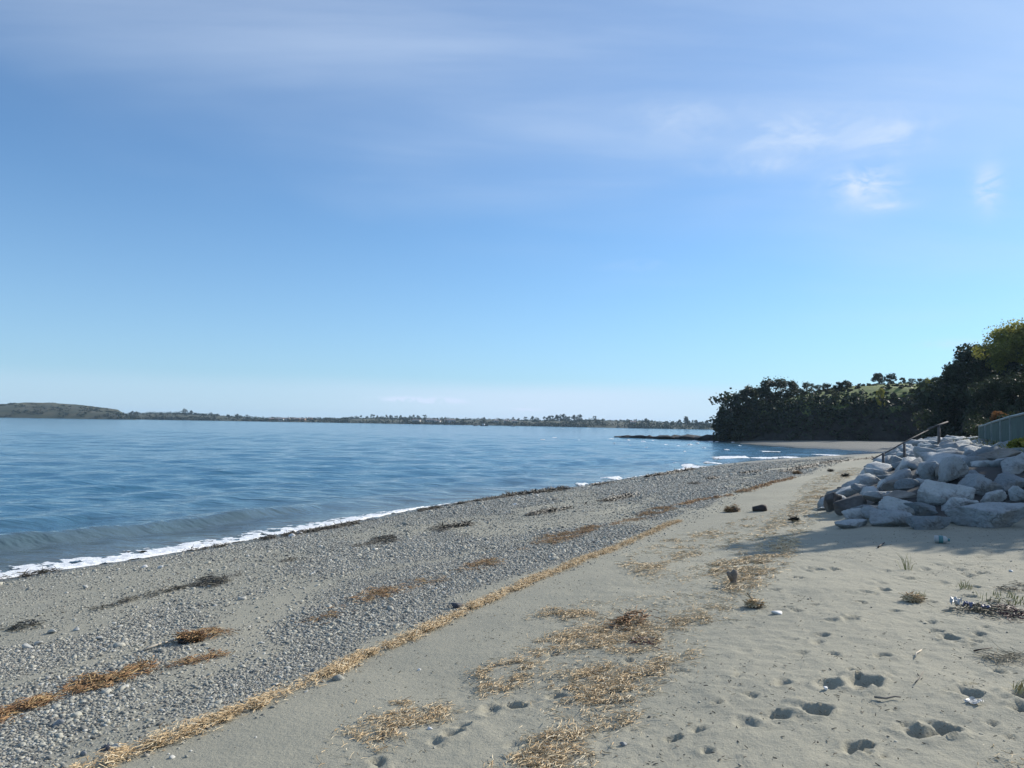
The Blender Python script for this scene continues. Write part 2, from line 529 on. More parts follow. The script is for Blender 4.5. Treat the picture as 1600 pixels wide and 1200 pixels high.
M_straw = strand_mat('dry_straw', [(0.13, 0.08, 0.035), (0.32, 0.21, 0.10), (0.50, 0.35, 0.18), (0.60, 0.445, 0.25), (0.68, 0.545, 0.34), (0.75, 0.65, 0.47)])
M_orange = strand_mat('rust_weed', [(0.06, 0.027, 0.012), (0.15, 0.072, 0.028), (0.27, 0.145, 0.06), (0.36, 0.22, 0.10), (0.44, 0.31, 0.14)])
M_darkweed = strand_mat('dark_weed', [(0.008, 0.007, 0.006), (0.018, 0.016, 0.011), (0.03, 0.03, 0.014), (0.05, 0.042, 0.02)], 0.55)
M_redweed = strand_mat('red_weed', [(0.02, 0.004, 0.004), (0.06, 0.009, 0.009), (0.11, 0.022, 0.016)], 0.6)
M_bits = strand_mat('litter_and_shade_flecks', [(0.03, 0.025, 0.02), (0.09, 0.075, 0.05), (0.16, 0.13, 0.08), (0.30, 0.25, 0.16)])
M_grass = strand_mat('beach_grass', [(0.12, 0.13, 0.04), (0.24, 0.24, 0.09), (0.36, 0.33, 0.16), (0.46, 0.41, 0.24)])
M_wood = simple('weathered_wood', [(0.3, (0.10, 0.085, 0.07)), (0.6, (0.22, 0.19, 0.155)), (0.8, (0.33, 0.29, 0.24))], 8, 0.85, 0.5, 0.01)
M_darkwood = simple('wet_dark_wood', [(0.3, (0.012, 0.009, 0.008)), (0.7, (0.05, 0.035, 0.028))], 8, 0.7, 0.5, 0.01)
M_palestick = simple('pale_stick', [(0.3, (0.40, 0.33, 0.24)), (0.7, (0.62, 0.55, 0.44))], 8, 0.8, 0.3, 0.005)
M_rail = simple('grey_post_wood', [(0.3, (0.055, 0.052, 0.05)), (0.7, (0.15, 0.14, 0.135))], 5, 0.8, 0.4, 0.01)
M_panel = simple('fence_sheet', [(0.3, (0.05, 0.085, 0.075)), (0.7, (0.09, 0.135, 0.12))], 1.4, 0.6, 0.2, 0.01)
M_fpost = simple('fence_post_paint', [(0.3, (0.17, 0.21, 0.205)), (0.7, (0.28, 0.32, 0.31))], 3, 0.6, 0.2, 0.01)
M_bark = simple('bark', [(0.3, (0.04, 0.033, 0.026)), (0.7, (0.11, 0.095, 0.08))], 4, 0.9, 0.6, 0.03)
M_white_pl = simple('white_plastic', [(0.3, (0.32, 0.33, 0.32)), (0.7, (0.48, 0.48, 0.46))], 5, 0.45, 0.2, 0.004)
M_teal = simple('teal_plastic', [(0.3, (0.05, 0.16, 0.17)), (0.7, (0.09, 0.24, 0.25))], 5, 0.4, 0.1, 0.004)
M_blue_pl = simple('blue_plastic', [(0.3, (0.07, 0.085, 0.16)), (0.7, (0.14, 0.16, 0.25))], 9, 0.5, 0.2, 0.004)


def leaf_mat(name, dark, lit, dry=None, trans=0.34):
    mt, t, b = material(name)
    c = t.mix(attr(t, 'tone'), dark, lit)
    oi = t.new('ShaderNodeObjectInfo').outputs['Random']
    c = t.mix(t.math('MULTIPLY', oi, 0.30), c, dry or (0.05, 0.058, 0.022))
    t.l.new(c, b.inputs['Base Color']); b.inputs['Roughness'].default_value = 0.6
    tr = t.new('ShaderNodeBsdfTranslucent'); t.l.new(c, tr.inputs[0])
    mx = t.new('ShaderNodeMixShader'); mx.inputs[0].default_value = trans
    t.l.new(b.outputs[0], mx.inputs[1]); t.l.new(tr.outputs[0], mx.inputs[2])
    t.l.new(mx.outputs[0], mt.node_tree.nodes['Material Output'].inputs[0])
    return mt


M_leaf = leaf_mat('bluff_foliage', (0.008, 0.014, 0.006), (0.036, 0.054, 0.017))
M_leaf_lt = leaf_mat('pale_sunlit_foliage', (0.12, 0.14, 0.025), (0.38, 0.36, 0.07), (0.30, 0.27, 0.06), 0.55)  # base raised to put sunlight into the near crowns; also on pale shrubs
M_leaf_or = leaf_mat('orange_foliage', (0.14, 0.06, 0.02), (0.34, 0.16, 0.05), (0.24, 0.12, 0.05))
M_leaf_far = leaf_mat('far_foliage', (0.010, 0.022, 0.013), (0.028, 0.046, 0.024), (0.022, 0.034, 0.02))

# bluff and hills
M_bluff, t, b = material('bluff_ground')
P = geo_pos(t)
nz = t.new('ShaderNodeSeparateXYZ'); t.l.new(t.new('ShaderNodeNewGeometry').outputs['True Normal'], nz.inputs[0])
n = t.noise(P, 0.5, 6, 0.6); n2 = t.noise(P, 0.12, 4, 0.6)
cl = t.ramp(n, [(0.3, (0.012, 0.011, 0.010)), (0.6, (0.032, 0.028, 0.023)), (0.8, (0.06, 0.052, 0.042))])
gr = t.ramp(t.noise(P, 1.4, 5, 0.6), [(0.3, (0.07, 0.10, 0.02)), (0.6, (0.13, 0.17, 0.035)), (0.8, (0.20, 0.22, 0.07))])
c = t.mix(t.smooth(nz.outputs[2], 0.70, 0.86), cl, gr)
t.l.new(c, b.inputs['Base Color']); b.inputs['Roughness'].default_value = 0.95
bump(t, b, n, 0.8, 0.8)

M_hill, t, b = material('far_hill_ground')
P = geo_pos(t)
n = t.noise(P, 0.013, 6, 0.65, 0.5); n2 = t.noise(P, 0.05, 5, 0.6)
nz = t.new('ShaderNodeSeparateXYZ'); t.l.new(t.new('ShaderNodeNewGeometry').outputs['True Normal'], nz.inputs[0])
fieldc = t.ramp(n, [(0.34, (0.014, 0.022, 0.011)), (0.50, (0.028, 0.038, 0.016)), (0.62, (0.055, 0.060, 0.026)), (0.76, (0.11, 0.10, 0.05))])
earth = t.ramp(n2, [(0.35, (0.035, 0.038, 0.02)), (0.65, (0.085, 0.070, 0.042))])
bare = attr(t, 'bare')
c = t.mix(bare, fieldc, t.mix(t.smooth(n2, 0.40, 0.62), fieldc, earth))
t.l.new(c, b.inputs['Base Color']); b.inputs['Roughness'].default_value = 0.95

# ------------------------------------------------------------------ beach sheet
def axis(a, b, step, lo, hi, g):
    core_ = np.arange(a, b + step * 0.5, step)
    left = [a]; s = step
    while left[-1] > lo: s *= g; left.append(left[-1] - s)
    right = [core_[-1]]; s = step
    while right[-1] < hi: s *= g; right.append(right[-1] + s)
    return np.concatenate([np.array(left[1:])[::-1], core_, np.array(right[1:])])


xs = axis(-1.4, 5.2, 0.022, -3400, 3400, 1.052)
ys = axis(3.8, 7.6, 0.022, -600, 3000, 1.021)
GX, GY = np.meshgrid(xs, ys)
gz, gs, gd = ground_z(GX, GY, True)

# footprints and other dents in the dry sand: (px, py, length px, depth m)
PITS = [(1348, 1062, 80, .085), (1292, 1071, 50, .04), (1272, 1110, 62, .075), (1222, 1117, 50, .065), (1432, 1146, 74, .065), (1478, 1140, 84, .09),
        (1330, 1166, 46, .07), (1093, 1141, 38, .055), (1050, 1155, 40, .05), (1104, 1175, 30, .05), (1122, 1099, 32, .045), (1224, 1066, 34, .05),
        (1176, 1086, 34, .04), (1152, 1056, 34, .035), (1381, 1024, 40, .05), (1303, 1022, 34, .035), (1482, 997, 46, .07), (1531, 990, 34, .055),
        (1527, 1003, 34, .045), (1286, 993, 30, .045), (1278, 1003, 36, .03), (1327, 966, 42, .06), (1302, 970, 36, .03), (1383, 922, 36, .06), (1352, 925, 36, .04),
        (1343, 941, 26, .045), (1516, 900, 30, .06), (1528, 895, 26, .06), (1535, 886, 24, .05), (1523, 917, 34, .06), (1560, 1050, 36, .05), (1512, 1082, 56, .065),
        (1594, 1087, 44, .07), (1590, 1108, 40, .055), (1516, 932, 30, .05), (1456, 942, 26, .04), (1275, 889, 34, .05), (1302, 890, 24, .05), (1207, 922, 30, .05),
        (1237, 903, 26, .05), (1420, 904, 34, .04), (1500, 881, 28, .05), (1530, 871, 24, .05), (1547, 869, 24, .05), (1566, 856, 24, .05), (1577, 855, 20, .04),
        (1548, 861, 22, .05), (1498, 890, 22, .04), (1470, 912, 26, .03), (807, 1105, 46, .065), (762, 1112, 52, .045), (866, 1088, 40, .055), (698, 1147, 40, .06), (724, 1135, 34, .05),
        (680, 1160, 44, .035), (592, 1190, 40, .055), (930, 1041, 30, .04), (981, 1032, 30, .035), (860, 1023, 34, .03), (815, 1056, 28, .03), (1170, 980, 24, .025), (1240, 1000, 24, .02),
        (1465, 882, 24, .04), (1445, 890, 22, .03), (1395, 955, 22, .03), (1250, 1020, 22, .025), (1204, 1120, 60, .03), (1160, 1128, 50, .03), (1540, 875, 20, .05), (1460, 985, 26, .03),
        (1505, 1070, 22, .025), (1550, 1130, 26, .03), (1575, 1150, 22, .03), (1400, 1110, 22, .02), (1380, 1180, 24, .025), (1010, 1090, 22, .02), (985, 1140, 20, .02), (640, 1130, 24, .02)]
pits = []
for (px, py, L, dp) in PITS:
    p = on_ground(px, py)
    hl_ = L * p[1] / F_PX * 0.31
    pits.append((p[0], p[1], hl_, dp * 0.68))
    an_ = rng.uniform(0, 6.283); pits.append((p[0] + math.cos(an_) * hl_ * .9, p[1] + math.sin(an_) * hl_ * 1.4, hl_ * rng.uniform(.45, .75), dp * rng.uniform(.3, .55)))
for k in range(190):
    x = rng.uniform(-1.5, 9.5); y = rng.uniform(3.6, 18)
    s_ = float(shore_s(np.array([x]), np.array([y]))[0])
    if s_ < 12.0 or float(poly_dist(np.array([x]), np.array([y]), TOE)[0]) > -0.3: continue
    pits.append((x, y, rng.uniform(0.015, 0.05) * (1 + y * 0.05), rng.uniform(0.006, 0.022)))
dz_ = np.zeros_like(gz)
for i, (x, y, hl, dp) in enumerate(pits):
    R_ = hl * 3.2 + 0.05
    i0, i1 = np.searchsorted(ys, y - R_), np.searchsorted(ys, y + R_)
    j0, j1 = np.searchsorted(xs, x - R_), np.searchsorted(xs, x + R_)
    if i1 - i0 < 2 or j1 - j0 < 2: continue
    X_ = GX[i0:i1, j0:j1] - x; Y_ = GY[i0:i1, j0:j1] - y
    wob = 1 + 0.85 * (fbm((X_ + x) * 8, (Y_ + y) * 8, 3, 40 + i) - 0.5) * 2
    an = rng.uniform(-0.5, 0.5)
    a_ = (X_ * math.cos(an) + Y_ * math.sin(an)) / hl; b_ = (-X_ * math.sin(an) + Y_ * math.cos(an)) / (hl * rng.uniform(0.95, 1.5))
    r = np.sqrt(a_ * a_ + b_ * b_) * wob
    lo_ = 0.42 + 0.34 * a_.clip(-1, 1)
    depth = dp * (1 - sstep((r - lo_) / (1.02 - lo_), 0.0, 1.0)) * (0.85 + 0.25 * a_.clip(-1, 1))
    rim = dp * 0.26 * np.exp(-((r - 1.28) / 0.28) ** 2) * (0.6 + 0.9 * fbm((X_ + x) * 14, (Y_ + y) * 14, 2, 90 + i))
    dz_[i0:i1, j0:j1] += rim - depth
# kicked-up sand
lump = sstep(gs, 11.8, 13.0) * (1 - sstep(gd, -0.6, 0.0))
near = lump * (1 - sstep(GY, 25, 40))
gz = gz + dz_ * lump + near * ((fbm(GX * 6, GY * 6, 3, 21) - 0.5) * 0.020 + (fbm(GX * 17, GY * 17, 2, 27) - 0.5) * 0.010)
warp = (fbm(GX * 0.5, GY * 0.5, 3, 61) - 0.5)
edge = 11.35 + warp * 0.9


def pebble_mask(X, Y, s):
    w = (fbm(X * 0.5, Y * 0.5, 3, 61) - 0.5)
    e = 11.35 + w * 0.9
    m_ = sstep(s, 0.35, 2.2) * (1 - sstep(s, e - 0.45, e - 0.02))
    patch = fbm(X * 0.42 + 3, Y * 0.22, 3, 71)
    low = 1 - sstep(s, 1.5, 4.2)
    m_ = m_ * (1 - 0.85 * sstep(patch + low * 0.10, 0.54, 0.66))
    strip = np.exp(-((s - (8.9 + w * 1.2)) / 0.34) ** 2) * sstep(fbm(X * 0.3, Y * 0.3, 2, 75), 0.36, 0.5)
    m_ = m_ * (1 - 0.85 * strip)
    m_ = m_ * (1 - sstep(Y, 62, 120))
    return np.clip(m_, 0, 1)


peb_a = np.maximum(pebble_mask(GX, GY, gs), 0.8 * sstep(GY, 92, 112) * (gs > 0))
wet_a = (1 - sstep(gs + warp * 0.5, 0.25, 1.3)) * 1.0 + 0.35 * (1 - sstep(gs + warp * 1.4, 1.0, 3.2))
wet_a = wet_a + 0.5 * sstep(GY, 92, 112) * (gs > 0)
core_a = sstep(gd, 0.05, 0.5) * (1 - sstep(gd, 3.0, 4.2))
turf_a = sstep(gd + warp * 1.5, 3.1, 4.4)
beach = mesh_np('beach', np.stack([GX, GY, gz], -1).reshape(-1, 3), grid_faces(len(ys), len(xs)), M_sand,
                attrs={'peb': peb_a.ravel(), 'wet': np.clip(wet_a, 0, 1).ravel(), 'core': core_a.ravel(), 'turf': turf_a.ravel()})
tag(beach, 'grey sand and shingle beach sloping down to the sea', kind='structure')

# ------------------------------------------------------------------ sea
rr = np.concatenate([np.geomspace(9, 3300, 720)])
th = np.radians(np.concatenate([np.linspace(-130, -42, 40)[:-1], np.linspace(-42, 34, 400), np.linspace(34, 75, 20)[1:]]))
RR, TH = np.meshgrid(rr, th, indexing='ij')
SX = RR * np.sin(TH); SY = RR * np.cos(TH)
ss = shore_s(SX, SY)
spc = RR * 0.0082
sz = np.zeros_like(SX)
wr = np.random.default_rng(5)
for k in range(64):
    lam = 0.45 * (11 / 0.45) ** wr.random()
    an = wr.normal(0, 0.62) + math.radians(-68)
    kx, ky = math.cos(an) * 2 * math.pi / lam, math.sin(an) * 2 * math.pi / lam
    A = 0.0034 * lam ** 0.76
    if lam > 8: A *= 0.8
    ph = wr.random() * 6.283
    att = np.clip(lam / (2.6 * spc) - 1, 0, 1)
    mod = 0.55 + 0.9 * vnoise(SX / (lam * 5) + k * 3.1, SY / (lam * 5) - k * 1.7, 200 + k)
    u = kx * SX + ky * SY + ph
    sz += A * att * mod * (np.sin(u) + 0.22 * np.cos(2 * u))
calm_a = np.clip(1 - sstep(-ss, 0.2, 5.0), 0, 1)
sz *= (1 - 0.5 * calm_a)
# one small swell about to break along the near shore, and lower ones behind it
alongfade = (1 - sstep(SY, 25, 31))
wob = (fbm(SX * 0.25, SY * 0.25, 2, 5) - 0.5) * 1.1
q = ss + 3.55 + wob * 0.5
sz += 0.30 * alongfade * np.where(q > 0, np.exp(-(q / 0.42) ** 2), np.exp(-(q / 0.95) ** 2)) * (0.75 + 0.5 * fbm(SX * 0.4, SY * 0.4, 2, 8))
q = ss + 8.2 + wob * 2
sz += 0.10 * (1 - sstep(SY, 34, 50)) * np.where(q > 0, np.exp(-(q / 0.8) ** 2), np.exp(-(q / 1.5) ** 2))
for off, hgt in ((2.2, 0.16), (5.0, 0.13), (9.5, 0.12)):
    q = ss + off + wob
    sz += hgt * sstep(SY, 48, 60) * (1 - sstep(SY, 120, 150)) * np.where(q > 0, np.exp(-(q / 0.5) ** 2), np.exp(-(q / 1.1) ** 2)) * sstep(fbm(SX * 0.12, SY * 0.12, 2, 12), 0.4, 0.6)
shal_a = np.exp(-np.clip(-ss, 0, 1e9) / 4.2) * (1 - 0.4 * sstep(SY, 60, 100))
sea = mesh_np('sea', np.stack([SX, SY, sz], -1).reshape(-1, 3), grid_faces(len(rr), len(th))[:, ::-1], M_water,
              attrs={'calm': calm_a.ravel(), 'shallow': shal_a.ravel()})
tag(sea, 'rippled blue sea water of the bay', kind='structure')

# foam ------------------------------------------------------------
def resample(P, step):
    P = np.asarray(P, float)
    L = np.concatenate([[0], np.cumsum(np.linalg.norm(np.diff(P, axis=0), axis=1))])
    t_ = np.arange(0, L[-1], step)
    return np.stack([np.interp(t_, L, P[:, k]) for k in range(P.shape[1])], 1), t_


def foam_strip(name, P, w_out, w_in, label, step=0.05, cross=0.04, thick=0.04, hole=0.42, seed=0, zfun=None):
    """lumpy white strip along P (world XY); widths seaward and landward as functions of the share of its length"""
    Q, t_ = resample(P, step)
    tg = np.gradient(Q, axis=0); tg /= np.linalg.norm(tg, axis=1)[:, None] + 1e-9
    nl = np.stack([tg[:, 1], -tg[:, 0]], 1)          # right hand side = landward
    u = t_ / t_[-1]
    wo = np.interp(u, *w_out); wi = np.interp(u, *w_in)
    nc = max(4, int((wo.max() + wi.max()) / cross))
    v = np.linspace(-1, 1, nc)
    off = np.where(v[None, :] < 0, v[None, :] * wo[:, None], v[None, :] * wi[:, None])
    X = Q[:, :1] + nl[:, :1] * off; Y = Q[:, 1:2] + nl[:, 1:2] * off
    n = fbm(X * 2.4, Y * 2.4, 4, 300 + seed); n2 = fbm(X * 9, Y * 9, 3, 320 + seed)
    prof = np.clip(1 - np.abs(v)[None, :] ** 2.2, 0, 1)
    base = np.maximum(ground_z(X, Y), 0.0 if zfun is None else zfun(X, Y))
    Z = base + 0.006 + thick * prof * (0.25 + 1.3 * n2)
    lace = fbm(X * 5, Y * 5, 3, 340 + seed)
    keep = (lace * 0.5 + n * 0.25 + n2 * 0.25 + 0.20 * prof + 0.14 * sstep(v, -0.7, 0.2)[None, :]) > hole
    f = grid_faces(len(Q), nc)
    kf = keep.ravel()[f].sum(1) >= 3
    f = f[kf]
    if not len(f): return None
    used, inv = np.unique(f, return_inverse=True)
    V = np.stack([X, Y, Z], -1).reshape(-1, 3)[used]
    o = mesh_np(name, V, inv.reshape(-1, 4)[:, ::-1], M_foam)
    return tag(o, label, kind='stuff')


near_line = SHORE[3:12]
foam_strip('sea_foam', near_line, ([0, .30, .75, .92, 1], [1.6, 1.5, 1.15, 0.8, 0.05]), ([0, .6, 1], [0.12, 0.10, 0.03]),
           'white foam edging the water at the near left shore', thick=0.05, hole=0.645, seed=1)
foam_strip('sea_foam', SHORE[11:17], ([0, 1], [0.22, 0.3]), ([0, 1], [0.05, 0.05]), 'thin broken foam line along the mid shore', step=0.1, cross=0.05, thick=0.02, hole=0.78, seed=2)


def px_sea(pts):
    r = []
    for (px, py) in pts:
        d = px_ray(px, py); t_ = -CAM_Z / d[2]; r.append((d[0] * t_, d[1] * t_))
    return r


def crest(pts, wpx, label, hole=0.50, hump=0.10, seed=0, both=0.35):
    P = np.array(px_sea(pts)); Ym = P[:, 1].mean()
    w = 0.62 * wpx * Ym * Ym / (CAM_Z * F_PX); hole = hole + 0.14
    foam_strip('sea_foam', P, ([0, .15, .8, 1], [0.05, w * .7, w, 0.05]), ([0, .2, .8, 1], [0.05, w * both, w * both, 0.05]), label, step=0.12, cross=max(0.08, w / 14), thick=hump, hole=hole, seed=seed)


crest([(1052, 724), (1068, 726), (1079, 731), (1074, 735), (1055, 739)], 3.0, 'curled white foam of the wave breaking at the bend of the shore', seed=3)
crest([(1098, 722), (1120, 725), (1142, 726)], 2.4, 'flat foam patch just past the curled breaking wave', hole=0.58, hump=0.06, seed=4)
crest([(1132, 719), (1148, 716.5), (1166, 715)], 3.4, 'brightest white breaking crest in the cove', hole=0.46, hump=0.16, seed=5)
crest([(1176, 717), (1196, 716.5), (1216, 716)], 2.4, 'foam crest right of the brightest breaker', hole=0.54, hump=0.10, seed=6)
crest([(1216, 715.5), (1240, 715), (1266, 714)], 2.4, 'long foam sheet sliding onto the cove beach', hole=0.52, hump=0.06, seed=7)
crest([(1268, 710.5), (1290, 711), (1317, 713)], 2.2, 'foam tongue at the right end of the cove', hole=0.54, hump=0.06, seed=8)
crest([(1186, 705), (1202, 706), (1220, 706)], 1.6, 'thin foam streak in the middle of the cove', hole=0.56, hump=0.05, seed=9)
crest([(1304, 707), (1320, 708)], 1.2, 'small foam streak near the far strand', hole=0.56, hump=0.05, seed=10)
crest([(950, 750), (957, 749.5), (968, 747.5)], 3.5, 'two small white foam flecks close to the shingle', hole=0.50, hump=0.12, seed=11)
crest([(903, 759.5), (916, 757)], 3.0, 'foam fleck beside the dark weed at the waterline', hole=0.50, hump=0.1, seed=12)
crest([(660, 795), (690, 789)], 1.2, 'faint end of the near foam line', hole=0.52, hump=0.03, seed=13)
# whitecaps
fv, ff, nn = [], [], 0
caps = [(848, 687), (955, 686), (982, 688), (1005, 690), (1040, 695), (1078, 695), (1090, 693), (1020, 689), (1060, 697), (905, 688), (920, 670), (945, 671), (880, 669.8), (1010, 700), (1100, 700), (975, 671.6),
        (1120, 690.5), (1145, 691.5), (1165, 692.5), (1190, 693.3), (1110, 689.8), (1155, 697), (1070, 706), (1135, 703), (985, 697), (960, 693), (1030, 685.6), (866, 684), (900, 668.5), (1085, 689)]
for i, (px, py) in enumerate(caps):
    (cx, cy), = px_sea([(px, py)])
    L = rng.uniform(1.2, 4.2) * cy / F_PX; Wd = rng.uniform(0.3, 0.7) * min(1.0, 70 / cy) + 0.15
    n = 9
    a = np.linspace(-1, 1, n)
    xx = cx + a * L; yy = cy + (rng.random(n) - .5) * 0.6
    hgt = 0.03 + 0.10 * (1 - a * a) * rng.uniform(0.5, 1.2)
    vs = np.concatenate([np.stack([xx, yy - Wd, np.full(n, 0.03)], 1), np.stack([xx, yy - Wd * .2 * rng.random(n), hgt + 0.05 * rng.random(n)], 1), np.stack([xx, yy + Wd, np.full(n, 0.02)], 1)])
    fv.append(vs)
    ff.append(grid_faces(3, n) + nn); nn += len(vs)
tag(mesh_np('whitecaps', np.concatenate(fv), np.concatenate(ff), M_foam), 'scattered small whitecaps on the choppy water off the point', kind='stuff')

# ------------------------------------------------------------------ far shores
def far_land(name, label, sil, Yf, depth, bare=0.0, seed=0, pad=0):
    """hill strip: sil = [(px, height m)], Yf(px) = distance of its waterline"""
    pxs = np.arange(sil[0][0], sil[-1][0] + 0.1, 2.0)
    hs = np.interp(pxs, [a for a, _ in sil], [h_ for _, h_ in sil])
    nr = 30
    v = np.linspace(0, 1, nr)
    Y0 = np.interp(pxs, [a for a, _ in Yf], [y_ for _, y_ in Yf])
    az = (pxs - 800) / F_PX
    Y = Y0[None, :] + v[:, None] * depth
    X = az[None, :] * Y
    prof = np.interp(v, [0, .02, .10, .25, .5, .8, 1], [-0.05, .10, .45, .72, 1.0, .9, .6])
    n = fbm(X * 0.02, Y * 0.02, 4, 400 + seed)
    Z = hs[None, :] * (prof[:, None] * (0.80 + 0.40 * n)) - 0.3
    endt = np.minimum(1, np.minimum((pxs - pxs[0]) / 12 + 0.05, (pxs[-1] - pxs) / 12 + 0.05))
    Z = Z * endt[None, :]
    b_ = np.full(Z.shape, bare)
    o = mesh_np(name, np.stack([X, Y, Z], -1).reshape(-1, 3), grid_faces(nr, len(pxs)), M_hill, attrs={'bare': b_.ravel()})
    tag(o, label, kind='structure')
    return lambda px, k: (np.interp(px, pxs, az) * (np.interp(px, pxs, Y0) + k * depth), np.interp(px, pxs, Y0) + k * depth,
                          np.interp(px, pxs, hs) * np.interp(k, v, prof) * 0.95)


isl = far_land('hill', 'long flat topped headland across the bay at far left', [(-260, 14), (-120, 17), (0, 20), (25, 22.5), (80, 22.5), (120, 20.5), (150, 17), (186, 14.5), (196, 9), (206, 5), (216, 2)],
               [(-260, 1000), (216, 1010)], 260, 0.45, 1)
YF = [(190, 1160), (560, 1140), (800, 1060), (1000, 900), (1130, 880), (1300, 900)]
main_land = far_land('hill', 'low wooded shore running across the back of the bay', [(190, 8), (240, 11), (300, 11), (350, 8), (420, 4.5), (500, 5), (560, 7), (640, 8.5), (720, 8.5), (850, 8.5), (920, 10), (1000, 9.2), (1060, 6.5), (1110, 6.5), (1180, 8), (1300, 9)],
                     YF, 420, 0.35, 2)


# ------------------------------------------------------------------ foliage
def leaf_cards(c, nrm, size, rg, tone):
    """small bent leaf sprays: two triangles folded along the middle, at centres c, roughly facing nrm"""
    n = len(c)
    rv = rg.normal(size=(n, 3)); nr = nrm + rv * 0.75; nr /= np.linalg.norm(nr, axis=1)[:, None] + 1e-9
    t1 = np.cross(nr, rg.normal(size=(n, 3))); t1 /= np.linalg.norm(t1, axis=1)[:, None] + 1e-9
    t2 = np.cross(nr, t1)
    s = size[:, None] * 0.5; ar = (0.55 + 0.5 * rg.random((n, 1)))
    fold = nr * s * (0.35 * rg.normal(size=(n, 1)))
    v = np.stack([c - t1 * s, c - t2 * s * ar + fold, c + t1 * s, c + t2 * s * ar + fold], 1).reshape(-1, 3)
    i = np.arange(n)[:, None] * 4
    f = np.concatenate([i + np.array([[0, 1, 2]]), i + np.array([[0, 2, 3]])])
    return v, f, np.repeat(tone, 4)


def clump_points(centers, radii, per, rg, flat=0.8):
    C, N = [], []
    for (c, r, k) in zip(centers, radii, per):
        d = rg.normal(size=(k, 3)); d /= np.linalg.norm(d, axis=1)[:, None]
        rad = r * (0.55 + 0.5 * rg.random((k, 1)) ** 0.6)
        p = d * rad * np.array([1, 1, flat])
        C.append(p + c); N.append(d)
    return np.concatenate(C), np.concatenate(N)


TREE_PROTO = {}


def tree_meshes(key, H, Rc, leaf, nleaf, seed, trunk_share=0.35, nclump=14, mat=M_leaf, airy=0.0, lean=0.0):
    rg = np.random.default_rng(seed)
    mb = MB()
    top = np.array([lean * H, 0, H * 0.86])
    ks = np.linspace(0, 1, 7)
    bend = rg.normal(size=(7, 2)) * 0.03 * H * ks[:, None]
    tp = np.stack([top[0] * ks ** 1.4 + bend[:, 0], bend[:, 1], H * 0.86 * ks - 0.3 * (ks == 0)], 1)
    mb.tube(tp, np.interp(ks, [0, .15, 1], [H * 0.030, H * 0.022, H * 0.006]), 7)
    cen, rad = [], []
    for i in range(nclump):
        k = trunk_share + (1 - trunk_share) * rg.random() ** 0.8
        base = np.array([np.interp(k * .8, ks, tp[:, j]) for j in range(3)])
        a = rg.random() * 6.283
        e = Rc * (0.30 + 0.75 * rg.random()) * (1.05 - 0.75 * abs((k - 0.62)) / 0.62)
        end = np.array([tp[-1, 0] * k + math.cos(a) * e, math.sin(a) * e, H * (trunk_share + (1 - trunk_share) * (k - trunk_share) / (1 - trunk_share)) * (0.97)])
        mid_ = (base + end) / 2 + np.array([0, 0, 0.04 * H])
        mb.tube([base, mid_, end], [H * 0.009, H * 0.006, H * 0.003], 5, cap=False)
        cen.append(end); rad.append(Rc * rg.uniform(0.26, 0.50) * (1 - 0.3 * airy))
    cen.append(tp[-1] + np.array([0, 0, 0.04 * H])); rad.append(Rc * 0.34)
    per = (np.array(rad) ** 2); per = np.maximum(8, per / per.sum() * nleaf).astype(int)
    C, N = clump_points(cen, rad, per, rg)
    if airy:  # loose twigs reaching beyond the clumps
        k = int(nleaf * 0.22 * airy)
        idx = rg.integers(0, len(cen), k)
        d = rg.normal(size=(k, 3)); d[:, 2] = np.abs(d[:, 2]) + 0.3; d /= np.linalg.norm(d, axis=1)[:, None]
        C = np.concatenate([C, np.array(cen)[idx] + d * (np.array(rad)[idx] * rg.uniform(1.0, 1.7, k))[:, None]]); N = np.concatenate([N, d])
    size = leaf * rg.uniform(0.6, 1.4, len(C))
    tone = np.clip(rg.normal(0.45, 0.28, len(C)), 0, 1)
    v, f, tn_ = leaf_cards(C, N, size, rg, tone)
    tr = mb.build('trunk', M_bark, None, True)
    cr = mesh_np('crown', v, f, mat, attrs={'tone': tn_}, smooth=False)
    COL.objects.unlink(tr); COL.objects.unlink(cr)
    TREE_PROTO[key] = (tr.data, cr.data)


def plant_tree(key, name, loc, rz, sc, label, group=None, mat=None):
    e = empty(name, tuple(float(q) for q in loc), rz); e.scale = sc
    for nm, me in zip(('trunk', 'crown'), TREE_PROTO[key]):
        o = bpy.data.objects.new(nm, me); COL.objects.link(o); o.parent = e
    tag(e, label, 'tree', group)
    return e


# far woods: the mass of trees on the far shore (one body) and the trees that stand out
def wood_mass(name, label, spots, leaf, per, mat, seed, group=None):
    rg = np.random.default_rng(seed)
    cen = np.array([s_[0] for s_ in spots]); rad = np.array([s_[1] for s_ in spots])
    C, N = clump_points(cen, rad, np.full(len(spots), per), rg, 0.8)
    v, f, tn_ = leaf_cards(C, N, leaf * rg.uniform(0.6, 1.4, len(C)), rg, np.clip(rg.normal(0.4, 0.3, len(C)), 0, 1))
    o = mesh_np(name, v, f, mat, attrs={'tone': tn_}, smooth=False)
    return tag(o, label, kind='stuff')


